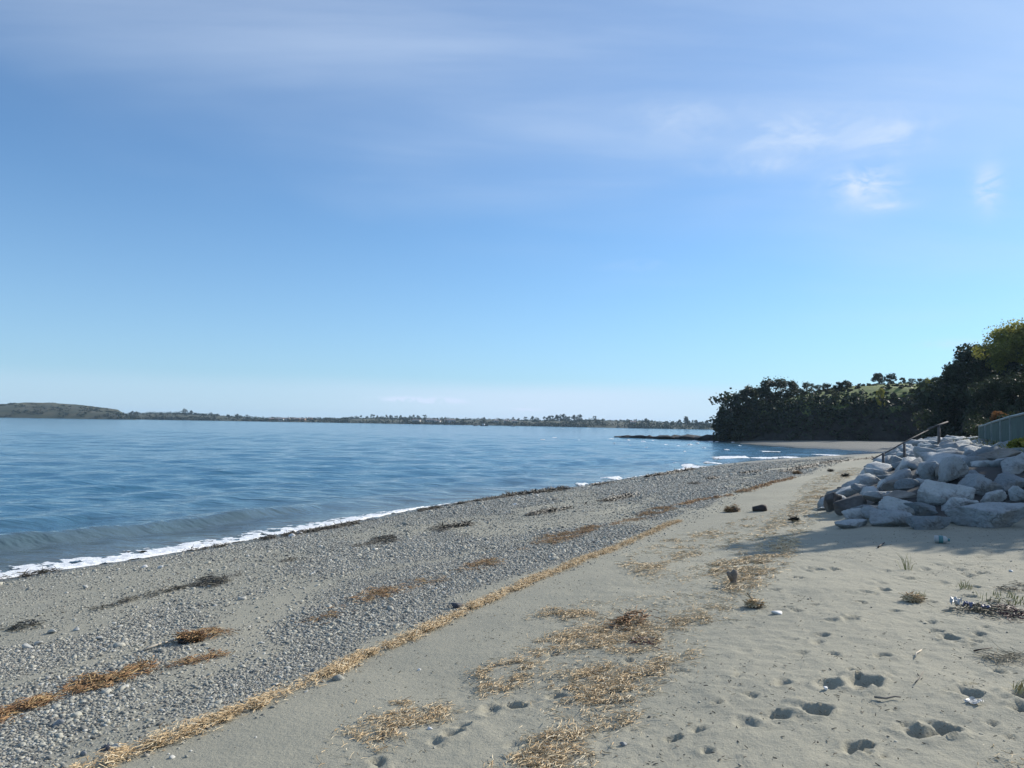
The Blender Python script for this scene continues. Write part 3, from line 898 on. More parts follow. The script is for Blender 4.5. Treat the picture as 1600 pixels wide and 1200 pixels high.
spots = []
for k in range(2300):
    px = rng.uniform(200, 1180); kk = rng.choice([0.012, 0.03, 0.08, 0.2, 0.4, 0.5, 0.62], p=[.22, .2, .2, .12, .1, .1, .06])
    dens = 0.35 + 0.65 * (vnoise(px * 0.03, kk * 9, 77) > 0.45)
    if rng.random() > dens: continue
    x, y, z = main_land(px, kk)
    r = rng.uniform(1.8, 4.2)
    spots.append((np.array([x, y, z + r * 0.35]), r))
for px in np.arange(202, 1180, 2.6):
    kk = 0.46 + 0.04 * rng.random()
    x, y, z = main_land(px, kk); r = rng.uniform(1.6, 3.2) * (0.6 + 0.8 * vnoise(px * 0.04, 3.0, 79))
    spots.append((np.array([x, y, z + r * 0.1]), r))
wood_mass('far_wood', 'dark woodland covering the low far shore', spots, 1.8, 17, M_leaf_far, 3)
spots = []
for k in range(1100):
    px = rng.uniform(-60, 214); kk = rng.uniform(0.005, 0.5)
    if vnoise(px * 0.06, kk * 14, 78) < 0.50: continue
    x, y, z = isl(px, kk); r = rng.uniform(1.0, 2.4)
    spots.append((np.array([x, y, z + r * 0.3]), r))
wood_mass('far_scrub', 'scrub growing on the far left headland', spots, 1.2, 20, M_leaf_far, 4)

for i in range(5):
    tree_meshes('far%d' % i, 8.0, [3.4, 4.2, 3.0, 4.6, 2.4][i], 1.1, 260, 50 + i, [0.15, .1, .2, .1, .1][i], 12, M_leaf_far)
FT = [((288, 9.5), 'lone tall tree on the far ridge at left', None)]
groups = [([208, 216, 300, 331, 341, 372, 386], 0.8, 'single tree breaking the skyline of the far left woods', 'far left skyline trees'),
          ([551, 558, 566, 574, 583, 590, 598, 604, 612, 620, 628, 640, 648, 655, 664], 1.0, 'tree in the tall clump left of the far white houses', 'far clump left of the white houses'),
          ([757, 779, 803, 812, 822, 832, 840], 0.9, 'tree on the open middle stretch of the far shore', 'trees on the middle far shore'),
          ([852, 858, 864, 870, 876, 881, 886, 891, 897, 903, 908], 1.25, 'tree in the tall dense stand right of centre on the far shore', 'dense far stand right of centre'),
          ([1010, 1040, 1050, 1058, 1063, 1076, 1086, 1094, 1100, 1106], 1.0, 'tree on the far shore just left of the dark point', 'far trees beside the dark point')]
fi = 0
for xs_, hsc, lab, grp in groups:
    for px in xs_:
        x, y, z = main_land(px + rng.uniform(-1, 1), 0.47 if grp != 'far trees beside the dark point' else 0.12)
        s_ = hsc * rng.uniform(0.75, 1.2)
        plant_tree('far%d' % (fi % 5), 'far_tree', (x, y, z - 1.6), rng.uniform(0, 6), (s_, s_, s_), lab, grp); fi += 1
for px, s_, lab in [(288, 1.25, 'lone tall tree on the far ridge at left'), (931, 0.9, 'lone bushy tree on the bare far slope'), (1073, 1.45, 'largest round tree on the far shore by the point')]:
    x, y, z = main_land(px, 0.47 if px != 1073 else 0.12)
    plant_tree('far%d' % (fi % 3 + 1), 'far_tree', (x, y, z - 0.4), 1.0, (s_, s_, s_), lab); fi += 1

# far houses
M_wallw = simple('far_house_wall', [(0.3, (0.5, 0.5, 0.48)), (0.7, (0.72, 0.72, 0.70))], 0.5, 0.8, 0.1, 0.01)
M_wallr = simple('far_rust_wall', [(0.3, (0.28, 0.16, 0.11)), (0.7, (0.40, 0.26, 0.18))], 0.5, 0.8, 0.1, 0.01)
M_roof = simple('far_roof', [(0.3, (0.16, 0.12, 0.11)), (0.7, (0.28, 0.24, 0.22))], 0.5, 0.8, 0.1, 0.01)
M_glass = simple('dark_window', [(0.3, (0.02, 0.025, 0.03)), (0.7, (0.04, 0.05, 0.06))], 1, 0.2, 0.0, 0.01)


def house(px, kk, w, d, h_, wall, label, group):
    x, y, z = main_land(px, kk)
    e = empty('far_house', (x, y, z), rng.uniform(-0.3, 0.3))
    mb = MB(); mb.box((0, 0, h_ / 2 - 0.6), (w, d, h_ + 1.2)); mb.build('wall', wall, e)
    mb = MB()
    a, c_, r_ = w / 2 + .4, d / 2 + .5, h_ * 0.55
    mb.add([(-a, -c_, h_), (a, -c_, h_), (a, c_, h_), (-a, c_, h_), (-a, 0, h_ + r_), (a, 0, h_ + r_)], [(0, 1, 5, 4), (2, 3, 4, 5), (0, 4, 3), (1, 2, 5), (0, 3, 2, 1)])
    mb.build('roof', M_roof, e)
    for sx in (-w * .28, w * .22):
        mb = MB(); mb.box((sx, -d / 2 - .03, h_ * .55), (1.4, .08, 1.2)); mb.build('window', M_glass, e)
    mb = MB(); mb.box((-0.02 * w, -d / 2 - .03, h_ * .36), (1.0, .08, 2.0)); mb.build('door', M_glass, e)
    tag(e, label, 'house', group)


for px in (652, 672, 678, 685, 700, 708): house(px, rng.uniform(.06, .16), rng.uniform(7, 12), 6, rng.uniform(2.6, 3.6), M_wallw, 'small white house among the far trees at mid shore', 'white houses on the far shore')
for px in (425, 434, 441, 450, 458, 466, 474, 486): house(px, rng.uniform(.06, .22), rng.uniform(6, 10), 6, rng.uniform(2.2, 3.2), M_wallr if rng.random() < .6 else M_wallw, 'low rust or pale roofed house on the far left shore', 'village houses on the far left shore')
for px in (776, 792, 805, 990): house(px, rng.uniform(.1, .2), 7, 6, 2.8, M_wallw, 'pale house on the open far slope', 'houses on the open far slope')

# boats
M_hull_d = simple('dark_hull', [(0.3, (0.02, 0.025, 0.035)), (0.7, (0.05, 0.06, 0.075))], 1, 0.5, 0.1, 0.01)
M_hull_w = simple('white_hull', [(0.3, (0.65, 0.66, 0.66)), (0.7, (0.8, 0.8, 0.8))], 1, 0.5, 0.1, 0.01)


def boat(px, Y, L, mat, label, group=None, cabin=True):
    x = (px - 800) / F_PX * Y
    e = empty('boat', (x, Y, 0), rng.uniform(-0.4, 0.4))
    st = np.linspace(-1, 1, 9); V = []
    for s_ in st:
        w = L * .16 * (1 - max(0, s_) ** 2.2 * 0.98); sh = L * (.10 + .06 * max(0, s_) ** 2)
        for (yy, zz) in ((-w, sh), (-w * .7, -0.2), (0, -0.4), (w * .7, -0.2), (w, sh)): V.append((s_ * L / 2, yy, zz))
    f = grid_faces(9, 5).tolist() + [[i * 5, i * 5 + 4, i * 5 + 9, i * 5 + 5] for i in range(8)] + [[0, 1, 2, 3, 4]]
    mb = MB(); mb.add(V, f); mb.build('hull', mat, e)
    if cabin:
        mb = MB(); mb.box((-.12 * L, 0, L * .19), (L * .28, L * .2, L * .18)); cb = mb.build('cabin', M_hull_w if mat is M_hull_d and rng.random() < .5 else mat, e)
        mb = MB(); mb.box((-.12 * L, -L * .102, L * .22), (L * .2, .04, L * .06)); mb.build('window', M_glass, cb)
        mb = MB(); mb.tube([(-.05 * L, 0, L * .26), (-.05 * L, 0, L * .5)], [.06, .04], 5); mb.build('mast', mat, e)
    tag(e, label, 'boat', group)


boat(744, 820, 5.0, M_hull_d, 'small dark boat left of the larger anchored one')
boat(758, 815, 8.5, M_hull_d, 'largest dark boat anchored off the middle of the far shore')
boat(802, 830, 4.5, M_hull_d, 'small dark boat anchored alone right of the others')
for px, Y in ((575, 1000), (630, 950), (648, 900), (676, 900), (700, 880), (725, 890)): boat(px, Y, rng.uniform(3.5, 5.0), M_hull_w, 'tiny white boat moored below the far white houses', 'white boats moored off the far shore', False)

# ------------------------------------------------------------------ bluff and dark point
bx_ = np.arange(30, 262, 1.6); by_ = np.arange(50, 330, 1.6)
BX, BY = np.meshgrid(bx_, by_)
bd = poly_dist(BX, BY, BLUFF)
n = fbm(BX * 0.07, BY * 0.07, 4, 500)
topz = np.interp(BX, [45, 60, 70, 80, 92, 130, 200], [7.4, 9.0, 10.2, 12.4, 12.9, 13.4, 15])
nearb = 1 - sstep(BY, 116, 132)
topz = topz * (1 - nearb) + nearb * np.interp(BX, [60, 66, 74, 95, 140], [9.0, 12.0, 13.8, 14.5, 15.0])
bdd = bd + (n - 0.5) * 5
prof = np.interp(bdd, [-3, 0, 1.0, 3.2, 6.5, 12, 30, 60], [-1.5, 0.0, 0.20, 0.55, 0.80, 0.93, 1.04, 1.12])
BZ = 0.3 + prof * topz + (fbm(BX * 0.3, BY * 0.3, 3, 510) - 0.5) * 0.9 * sstep(bdd, 0.5, 4)
keepb = bd > -3.2
f = grid_faces(len(by_), len(bx_)); f = f[keepb.ravel()[f].all(1)]
used, inv = np.unique(f, return_inverse=True)
o = mesh_np('headland', np.stack([BX, BY, BZ], -1).reshape(-1, 3)[used], inv.reshape(-1, 4), M_bluff)
tag(o, 'wooded bluff and grassy headland closing the beach on the right', kind='structure')


def bluff_z(x, y):
    j = np.clip((x - bx_[0]) / 1.6, 0, len(bx_) - 1.001); i = np.clip((y - by_[0]) / 1.6, 0, len(by_) - 1.001)
    j0, i0 = int(j), int(i); a, b2 = j - j0, i - i0
    return (BZ[i0, j0] * (1 - a) + BZ[i0, j0 + 1] * a) * (1 - b2) + (BZ[i0 + 1, j0] * (1 - a) + BZ[i0 + 1, j0 + 1] * a) * b2


# undergrowth clinging to the bluff: one mass
sp_l, sp_d = [], []
for k in range(15000):
    x = rng.uniform(44, 175); y = rng.uniform(72, 215)
    d = float(poly_dist(np.array([x]), np.array([y]), BLUFF)[0])
    if d < 0.2 or d > 15: continue
    grass = (74 < x < 97 and 150 < y < 215 and d > 6.5) or d > 12 and x < 110
    if grass or rng.random() > (1.0 if d < 8 else 0.35): continue
    r = rng.uniform(0.7, 1.7)
    sp_d.append((np.array([x, y, bluff_z(x, y) + r * 0.35]), r))
for k in range(130):
    u = rng.random(); px = 1119 + 62 * u; ytop = 662 - 38 * u
    q = at_depth(px, rng.uniform(ytop, 690), rng.uniform(171, 181) - 8 * u)
    sp_d.append((np.array([q[0], q[1], max(q[2], 0.8)]), rng.uniform(0.9, 1.7)))
for k in range(260):
    x = rng.uniform(72, 112); y = rng.uniform(152, 215); r = rng.uniform(0.25, 0.6)
    if float(poly_dist(np.array([x]), np.array([y]), BLUFF)[0]) > 6: sp_d.append((np.array([x, y, bluff_z(x, y) + r * 0.2]), r))
wood_mass('bluff_undergrowth', 'dense dark shrubs and climbers covering the bluff face', sp_d, 0.62, 26, M_leaf, 8)

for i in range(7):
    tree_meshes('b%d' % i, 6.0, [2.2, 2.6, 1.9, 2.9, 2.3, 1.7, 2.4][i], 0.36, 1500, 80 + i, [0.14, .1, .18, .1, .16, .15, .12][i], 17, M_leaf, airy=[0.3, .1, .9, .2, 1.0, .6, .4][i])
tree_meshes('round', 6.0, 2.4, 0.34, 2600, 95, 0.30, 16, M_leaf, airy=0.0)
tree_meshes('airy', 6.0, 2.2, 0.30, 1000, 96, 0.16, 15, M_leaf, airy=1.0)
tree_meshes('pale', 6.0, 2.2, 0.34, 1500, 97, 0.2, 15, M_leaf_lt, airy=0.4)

tree_meshes('n0', 9.0, 4.4, 0.40, 5200, 98, 0.08, 26, M_leaf, airy=0.0)
tree_meshes('n1', 9.0, 4.0, 0.38, 5000, 99, 0.08, 24, M_leaf, airy=0.0)
# (px of the stem, px of the top, distance, mesh, spread, words)
BT = [(1136, 622, 176, 'b1', 1.0, 'dark bushy tree at the seaward tip of the point'),
      (1127, 640, 178, 'b5', .8, 'low leaning tree overhanging the water at the tip of the point'),
      (1152, 618, 178, 'b0', .9, 'dark tree second in from the tip of the point'),
      (1168, 606, 176, 'b4', 1.0, 'airy pale topped tree above the tip of the point'),
      (1183, 608, 180, 'b2', .9, 'thin leaved tree between the airy tree and the highest dark crowns'),
      (1198, 598, 172, 'b6', 1.0, 'first of the highest dark crowns on the point'),
      (1213, 596, 172, 'b3', 1.05, 'broad highest crown on the point with yellow green patches'),
      (1227, 597, 176, 'b1', 1.0, 'dark round crown right of the highest broad one'),
      (1240, 600, 172, 'b6', .95, 'dense crown in the middle of the point skyline'),
      (1256, 600, 178, 'b3', .9, 'dark crown just left of the see through trees'),
      (1268, 600, 182, 'airy', .9, 'see through tree with bare stems on the point skyline, left one'),
      (1280, 602, 182, 'airy', .8, 'see through tree with bare stems on the point skyline, middle one'),
      (1293, 600, 180, 'b4', .8, 'feathery tree just left of the lit grey green tree'),
      (1311, 598, 168, 'b2', 1.1, 'tall lit grey green tree before the grass gap'),
      (1324, 596, 168, 'b4', 1.0, 'loose topped tree at the left edge of the grass gap'),
      (1300, 612, 160, 'b1', .9, 'dark bush like tree below the lit grey green tree'),
      (1373, 585, 196, 'round', 1.0, 'solid dark double crowned tree alone on the grassy top'),
      (1391, 585, 196, 'b4', .95, 'open crowned tree beside the solid dark tree on the grass'),
      (1412, 591, 190, 'b5', .8, 'small tree right of the pair on the grass'),
      (1424, 592, 188, 'airy', .9, 'thin see through tree right of the grass'),
      (1437, 592, 186, 'airy', .9, 'second thin see through tree right of the grass'),
      (1448, 594, 172, 'b0', 1.0, 'dark tree where the grass ends on the right'),
      (1460, 591, 164, 'b3', 1.0, 'broad dark tree above the wooden handrail'),
      (1473, 594, 160, 'b6', 1.0, 'dark tree right of the one above the handrail'),
      (1490, 600, 113, 'n0', 1.0, 'dark tree in the dip between the point and the near bluff'),
      (1501, 592, 112, 'n1', 1.0, 'dark tree starting the rise of the near bluff'),
      (1512, 578, 112, 'n0', 1.0, 'tree on the lower step of the near bluff edge'),
      (1524, 558, 112, 'n1', 1.0, 'tree on the upper step of the near bluff edge'),
      (1537, 546, 112, 'n0', 1.0, 'dark tree under the sunlit yellow green crown'),
      (1560, 548, 108, 'n1', 1.0, 'broad dark tree below the sunlit crown at right'),
      (1585, 552, 106, 'n0', 1.0, 'dark tree at the right edge of the picture'),
      (1466, 628, 150, 'pale', .55, 'pale green shrub tree low on the bluff above the handrail'),
      (1480, 634, 150, 'pale', .5, 'paler bush right of the pale shrub above the handrail'),
      (1452, 640, 152, 'pale', .45, 'small pale bush on the dark bluff left of the top post'),
      (1376, 632, 152, 'pale', .5, 'pale shrub on the bluff face below the grass')]
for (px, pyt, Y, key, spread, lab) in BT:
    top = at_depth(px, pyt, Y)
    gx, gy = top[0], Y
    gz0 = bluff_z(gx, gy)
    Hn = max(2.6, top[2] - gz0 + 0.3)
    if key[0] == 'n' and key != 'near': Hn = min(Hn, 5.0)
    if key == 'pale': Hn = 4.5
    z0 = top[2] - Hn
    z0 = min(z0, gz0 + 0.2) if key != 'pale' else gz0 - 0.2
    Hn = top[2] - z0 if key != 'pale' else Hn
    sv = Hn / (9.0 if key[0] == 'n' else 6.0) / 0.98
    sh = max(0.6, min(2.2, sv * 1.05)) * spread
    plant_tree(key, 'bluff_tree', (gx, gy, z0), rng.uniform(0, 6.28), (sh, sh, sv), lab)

# the nearer sunlit trees at right
tree_meshes('near', 9.0, 4.4, 0.30, 12000, 120, 0.22, 34, M_leaf_lt, airy=0.35)
tree_meshes('neard', 8.0, 3.8, 0.30, 8000, 121, 0.15, 24, M_leaf, airy=0.2)
for (px, pyt, Y, key, lab) in [(1574, 514, 106, 'near', 'tall sunlit yellow green tree at the upper right corner of the bluff'),
                               (1612, 503, 104, 'near', 'yellow green tree cut off by the right edge'),
                               (1592, 590, 84, 'neard', 'big dark tree behind the fence at the right edge'),
                               (1555, 600, 88, 'neard', 'dark rounded tree in the hollow behind the fence'),
                               (1650, 570, 80, 'neard', 'dark tree beyond the right edge of the fence')]:
    top = at_depth(px, pyt, Y); gz0 = bluff_z(top[0], Y) if key == 'near' else float(ground_z(top[0], Y))
    Hh = top[2] - gz0 + 0.3
    sv = Hh / (9.0 if key == 'near' else 8.0); sh = max(sv, 0.62)
    plant_tree(key, 'bluff_tree', (top[0], Y, gz0 - 0.3), rng.uniform(0, 6.28), (sh, sh, sv), lab)
# ------------------------------------------------------------------ rocks: riprap, spit
import bmesh
ICO = {}
for lv in (1, 2, 3, 4, 5):
    bm = bmesh.new(); bmesh.ops.create_icosphere(bm, subdivisions=lv, radius=1.0)
    bm.verts.ensure_lookup_table()
    ICO[lv] = (np.array([v.co[:] for v in bm.verts]), np.array([[v.index for v in f.verts] for f in bm.faces])); bm.free()


def rock_shape(seed, lv=3, planes=10, k=44, rough=0.05, lo=0.40):
    rg = np.random.default_rng(seed)
    v, f = ICO[lv]
    n = rg.normal(size=(planes, 3)); n /= np.linalg.norm(n, axis=1)[:, None]
    h_ = rg.uniform(lo, 1.0, planes)
    d = np.maximum(v @ n.T, 1e-3) / h_[None, :]
    r = (np.sum(d ** k, axis=1)) ** (-1 / k)
    r = np.clip(r, 0.3, 1.35)
    p = v * r[:, None]
    p = p * (1 + rough * 2 * (fbm3(p * 2.2 + seed, 3, seed % 97) - 0.5))[:, None]
    p = p * (1 + rough * 0.9 * (fbm3(p * 7 + seed, 3, seed % 89) - 0.5))[:, None]
    cr_ = np.abs(fbm3(p * 3.1 - seed, 2, seed % 83) - 0.5); p = p * (1 - rough * 0.9 * np.clip(1 - cr_ / 0.045, 0, 1))[:, None]
    ext = (p.max(0) - p.min(0)) / 2
    p = (p - (p.max(0) + p.min(0)) / 2) / ext
    return p, f


def boulder(loc, half, label, seed, rot=(0, 0, 0), lv=3, mat=None, group=None, name='boulder', cat='boulder', k=30, rough=0.06):
    p, f = rock_shape(seed, lv, k=k, rough=rough)
    M_ = np.array(Matrix.Rotation(rot[2], 3, 'Z') @ Matrix.Rotation(rot[1], 3, 'Y') @ Matrix.Rotation(rot[0], 3, 'X'))
    p = (p * np.array(half)) @ M_.T
    o = mesh_np(name, p, f, mat or M_rock)
    o.location = tuple(float(q) for q in loc)
    return tag(o, label, cat, group)


# px, py of the centre, width and height in px, lean (deg), tone, words
BL = [(1552, 806, 122, 44, 0, 0, 'largest pale boulder, a long slab on the sand at the front right'),
      (1451, 817, 58, 24, 4, 0, 'small boulder at the sand left of the largest front slab'),
      (1492, 787, 72, 24, 24, 0, 'long boulder tilted up to the right above the front slab'),
      (1476, 773, 74, 46, 0, 0, 'big rounded shaded boulder in the middle of the pile'),
      (1489, 735, 33, 44, -18, 0, 'upright leaning boulder above the big rounded one'),
      (1535, 757, 60, 34, 0, 0, 'ledge shaped boulder right of the big rounded one'),
      (1577, 754, 62, 30, 8, 0, 'light topped slab at the right edge of the pile'),
      (1550, 776, 46, 20, 10, 0, 'flat boulder wedged above the largest front slab'),
      (1592, 772, 28, 26, 0, 0, 'blocky boulder at the right edge above the front slab'),
      (1588, 726, 54, 26, 14, 0, 'sloping boulder high at the right edge'),
      (1558, 714, 76, 28, -3, 1, 'brownish two toned boulder on top of the pile below the grass'),
      (1514, 712, 20, 20, 0, 0, 'small block left of the brownish top boulder'),
      (1470, 736, 20, 24, 0, 1, 'dark gap stone between the leaning boulder and its neighbour'),
      (1454, 735, 36, 32, 30, 0, 'tilted pale boulder left of the leaning one'),
      (1513, 700, 36, 14, 0, 0, 'low pale boulder on the crest under the fence'),
      (1464, 701, 30, 13, -6, 0, 'crest boulder right of the upper handrail post'),
      (1484, 692, 30, 11, 0, 0, 'bright crest boulder beyond the upper handrail post'),
      (1518, 686, 30, 9, 0, 0, 'farthest bright boulder at the foot of the fence'),
      (1436, 797, 52, 24, -12, 0, 'low boulder between the two big front ones'),
      (1291, 782, 24, 13, 10, 2, 'small dark stone lying alone at the tip of the pile'),
      (1306, 784, 30, 32, 25, 2, 'dark upright boulder at the left tip of the pile'),
      (1328, 788, 48, 30, 28, 2, 'dark slanting boulder behind the left tip stones'),
      (1378, 775, 60, 20, 8, 0, 'sunlit pale slab above the left tip'),
      (1333, 805, 38, 22, 0, 0, 'rounded boulder on the sand near the left tip'),
      (1367, 803, 40, 28, 12, 0, 'smooth boulder right of the rounded one at the left'),
      (1397, 811, 68, 28, -6, 0, 'broad bluish boulder on the sand at the front middle'),
      (1409, 794, 66, 30, -8, 0, 'large boulder resting behind the broad bluish one'),
      (1408, 774, 58, 15, 2, 1, 'flat dark slab lying across the large boulder'),
      (1332, 819, 52, 15, 0, 0, 'low pale rubble stone half buried in front of the left tip'),
      (1347, 765, 36, 18, -20, 0, 'white sunlit boulder on the left shoulder of the pile'),
      (1376, 761, 24, 17, 30, 0, 'small sunlit wedge beside the white shoulder boulder'),
      (1396, 759, 34, 19, 6, 1, 'shaded boulder right of the sunlit wedge'),
      (1415, 757, 36, 20, 0, 0, 'block with one white sunlit face'),
      (1341, 757, 22, 9, 0, 2, 'low dark stone at the left edge behind the white boulder'),
      (1358, 750, 26, 12, 0, 2, 'dark stone at the left edge below the lowest handrail post'),
      (1382, 747, 28, 11, 4, 0, 'flat boulder just below the lowest handrail post'),
      (1319, 768, 24, 12, -10, 2, 'dark flat stone above the left tip stones'),
      (1284, 795, 16, 6, 0, 0, 'tiny pale flat stone on the sand left of the pile')]
mats = [M_rock, simple('brown_boulder', [(0.3, (0.13, 0.12, 0.11)), (0.6, (0.24, 0.225, 0.20)), (0.8, (0.33, 0.31, 0.28))], 2.0, 0.85, 0.5, 0.05), M_rockdark]
placed = []
for i, (px, py, w, h_, lean, tn_, lab) in enumerate(BL):
    p = on_ground(px, py + h_ * 0.40)
    hw = w * p[1] / F_PX / 2; hh = max(h_ * p[1] / F_PX / 2 * 1.12, 0.05); hd = min(max(0.35 * (hw + hh), hh * 0.9), hw * 1.1)
    Y = p[1] + hd * 0.30
    c_ = at_depth(px, py + h_ * 0.04, Y)
    boulder(c_, (hw * 1.06, hd, hh), lab, 1000 + i * 7, (rng.uniform(-.12, .12), -R(lean), rng.uniform(-.10, .10)), 5 if w > 50 else 4, mats[tn_], k=[34, 60, 44][i % 3], rough=0.085)
    placed.append((c_[0], c_[1], 0.5 * (hw + hd)))
# the rest of the riprap, seen between and beyond the ones above
cnt = 0
ZONES = [(17.0, 'pale filler boulder in the front face of the pile', 'front face filler boulders'),
         (21.0, 'pale boulder on the left shoulder of the pile behind the tip', 'left shoulder boulders'),
         (27.0, 'boulder on the slope between the white sunlit boulder and the lowest post', 'boulders before the lowest post'),
         (33.0, 'boulder on the slope around the lowest handrail post', 'boulders around the lowest post'),
         (39.0, 'boulder on the slope below the upper handrail post', 'boulders below the upper post'),
         (99.0, 'tiny looking boulder on the far stretch past the handrail', 'far boulders past the handrail')]
for k in range(6000):
    x = rng.uniform(5.5, 30); y = rng.uniform(12.8, 56)
    d = float(poly_dist(np.array([x]), np.array([y]), TOE)[0])
    if not (0.1 < d < 4.0): continue
    if x > 0.72 * y + 0.5: continue
    r = rng.uniform(0.20, 0.44) * (1 + 0.010 * y) * (0.75 if y < 17 else 1.0)
    if any((x - a) ** 2 + (y - b2) ** 2 < (0.60 * (r + q)) ** 2 for a, b2, q in placed): continue
    gzz = float(ground_z(x, y))
    zn = [z_ for z_ in ZONES if y < z_[0]][0]
    size_w = 'small ' if r < 0.40 else ''
    boulder((x, y, gzz + r * 0.02), (r * rng.uniform(.9, 1.5), r * rng.uniform(.8, 1.1), r * rng.uniform(.45, .7)), size_w + zn[1], 3000 + k, (rng.uniform(-.3, .3), rng.uniform(-.35, .35), rng.uniform(0, 6.28)), 3,
            M_rock, size_w + zn[2], rough=0.10)
    placed.append((x, y, r)); cnt += 1
    if cnt >= 190: break
print('filler boulders', cnt)

# dark rock spit off the point
for i in range(46):
    u = i / 45
    bx0 = 29 + 19.5 * u + rng.uniform(-1, 1); by0 = 203 - 20 * u + rng.uniform(-3, 3)
    s_ = 0.7 + 1.3 * u + rng.uniform(0, 0.8)
    boulder((bx0, by0, -0.1 + 0.15 * u), (s_ * 1.9, s_ * 1.3, 0.45 + 0.65 * rng.random() * (0.5 + u)), 'dark wet rock of the low spit off the point', 6000 + i, (0, 0, rng.uniform(0, 3)), 2, M_shorerock, 'rocks of the dark spit')
for i in range(34):
    u = rng.random()
    bx0 = 47 + 16 * u + rng.uniform(-1, 1); by0 = 180 - 24 * u + rng.uniform(-2.5, 0.5)
    s_ = rng.uniform(0.5, 1.3)
    boulder((bx0, by0, 0.3), (s_ * 1.6, s_ * 1.2, s_ * 0.8), 'dark rock at the foot of the point', 6300 + i, (0, 0, rng.uniform(0, 3)), 2, M_shorerock, 'rocks at the foot of the point')

# ------------------------------------------------------------------ handrail
hr = empty('handrail', (0, 0, 0))
pb = []
for (px, pb_y, pt_y) in ((1380, 735, 708), (1413, 719, 693), (1467, 690, 664)):
    g = on_ground(px, pb_y)
    if px == 1380: Y0_ = g[1]
    Yp = Y0_ + (px - 1380) * 0.012
    bpt = at_depth(px, pb_y, Yp); tpt = at_depth(px, pt_y, Yp)
    pb.append((bpt, tpt))
hr.location = tuple(pb[0][0])
org = np.array(pb[0][0])
for bpt, tpt in pb:
    gzz = float(ground_z(bpt[0], bpt[1]))
    mb = MB(); mb.tube([np.array([bpt[0], bpt[1], min(bpt[2], gzz) - 0.3]) - org, bpt - org, tpt - org], [0.062, 0.058, 0.052], 8)
    mb.build('post', M_rail, hr, True)
a0 = at_depth(1362, 718, Y0_); a1 = at_depth(1413, 691, Y0_ + 0.4); a2 = at_depth(1458, 668, Y0_ + 0.95); a3 = at_depth(1481, 659, Y0_ + 1.2)
mb = MB(); mb.tube([a0 - org, at_depth(1390, 704, Y0_ + .1) - org, a1 - org, a2 - org], [0.024, 0.025, 0.026, 0.026], 7); mb.build('rail', M_rail, hr, True)
mb = MB(); mb.tube([at_depth(1450, 670.5, Y0_ + .85) - org, a3 - org], [0.045, 0.032], 7); mb.build('rail', M_rail, hr, True)
tag(hr, 'rough wooden handrail on three posts climbing over the rock pile', 'handrail')

# ------------------------------------------------------------------ fence on the bank
fen = empty('fence', (0, 0, 0))
FL = np.array([(23.5, 38.6), (21.9, 35.5), (20.2, 32.3), (18.6, 29.2), (16.9, 26.0), (15.3, 22.8), (13.6, 19.6), (12.0, 16.6)])
tops = [3.44, 3.50, 3.58, 3.65, 3.71, 3.76, 3.80, 3.82]
fen.location = (FL[0][0], FL[0][1], 2.6); fo = np.array([FL[0][0], FL[0][1], 2.6])
for i, (x, y) in enumerate(FL):
    zb = float(ground_z(x, y)) - 0.3
    mb = MB(); mb.box(np.array([x, y, (zb + tops[i] + 0.04) / 2]) - fo, (0.10, 0.10, tops[i] + 0.04 - zb), Matrix.Rotation(-0.5, 3, 'Z'))
    mb.build('post', M_fpost, fen)
for i in range(len(FL) - 1):
    a, b2 = FL[i], FL[i + 1]; L = np.linalg.norm(b2 - a); nrib = 26
    ang = math.atan2(b2[1] - a[1], b2[0] - a[0])
    nrm2 = np.array([-math.sin(ang), math.cos(ang)])
    u = np.linspace(0.02, 0.98, nrib * 2 + 1)
    off = np.where(np.arange(len(u)) % 2 == 0, 0.0, 0.035)
    xy = a[None] + (b2 - a)[None] * u[:, None] + nrm2[None] * off[:, None]
    zb = ground_z(xy[:, 0], xy[:, 1]) + 0.0; zt = tops[i] + (tops[i + 1] - tops[i]) * u - 0.05
    V = np.concatenate([np.column_stack([xy, zb]), np.column_stack([xy, zt])]) - fo
    n_ = len(u)
    back = V + np.array([nrm2[0], nrm2[1], 0]) * 0.012
    mesh_np('panel', np.concatenate([V, back]), np.concatenate([grid_faces(2, n_), grid_faces(2, n_)[:, ::-1] + 2 * n_]), M_panel, fen, smooth=False)
    mb = MB(); mb.tube([np.array([a[0], a[1], tops[i]]) - fo, np.array([b2[0], b2[1], tops[i + 1]]) - fo], [0.045, 0.045], 6); mb.build('rail', M_fpost, fen)
tag(fen, 'teal grey sheet fence with pale posts and rail above the rock pile', 'fence')

# bushes on the bank
def bush(px, py, Y, r, mat, lab, n=1200, leaf=0.12, flat=0.8, seed=0):
    c_ = at_depth(px, py, Y); g = float(ground_z(c_[0], c_[1]))
    rg = np.random.default_rng(900 + seed)
    e = empty('shrub', (c_[0], c_[1], g))
    mb = MB(); cen, rad = [], []
    topz_ = max(c_[2] - g, r * 0.6)
    for i in range(9):
        a = rg.random() * 6.28; e_ = r * rg.uniform(0.1, 0.75)
        p = np.array([math.cos(a) * e_, math.sin(a) * e_, topz_ * rg.uniform(0.55, 1.05)])
        mb.tube([(0, 0, -0.1), p * np.array([.4, .4, .5]), p], [0.03, 0.02, 0.008], 5, cap=False)
        cen.append(p); rad.append(r * rg.uniform(0.3, 0.5))
    mb.build('stem', M_bark, e, True)
    C, N = clump_points(cen, rad, [n // 9] * 9, rg, flat)
    v, f, tn_ = leaf_cards(C, N, leaf * rg.uniform(0.6, 1.4, len(C)), rg, np.clip(rg.normal(.5, .3, len(C)), 0, 1))
    mesh_np('foliage', v, f, mat, e, attrs={'tone': tn_}, smooth=False)
    tag(e, lab, 'shrub')


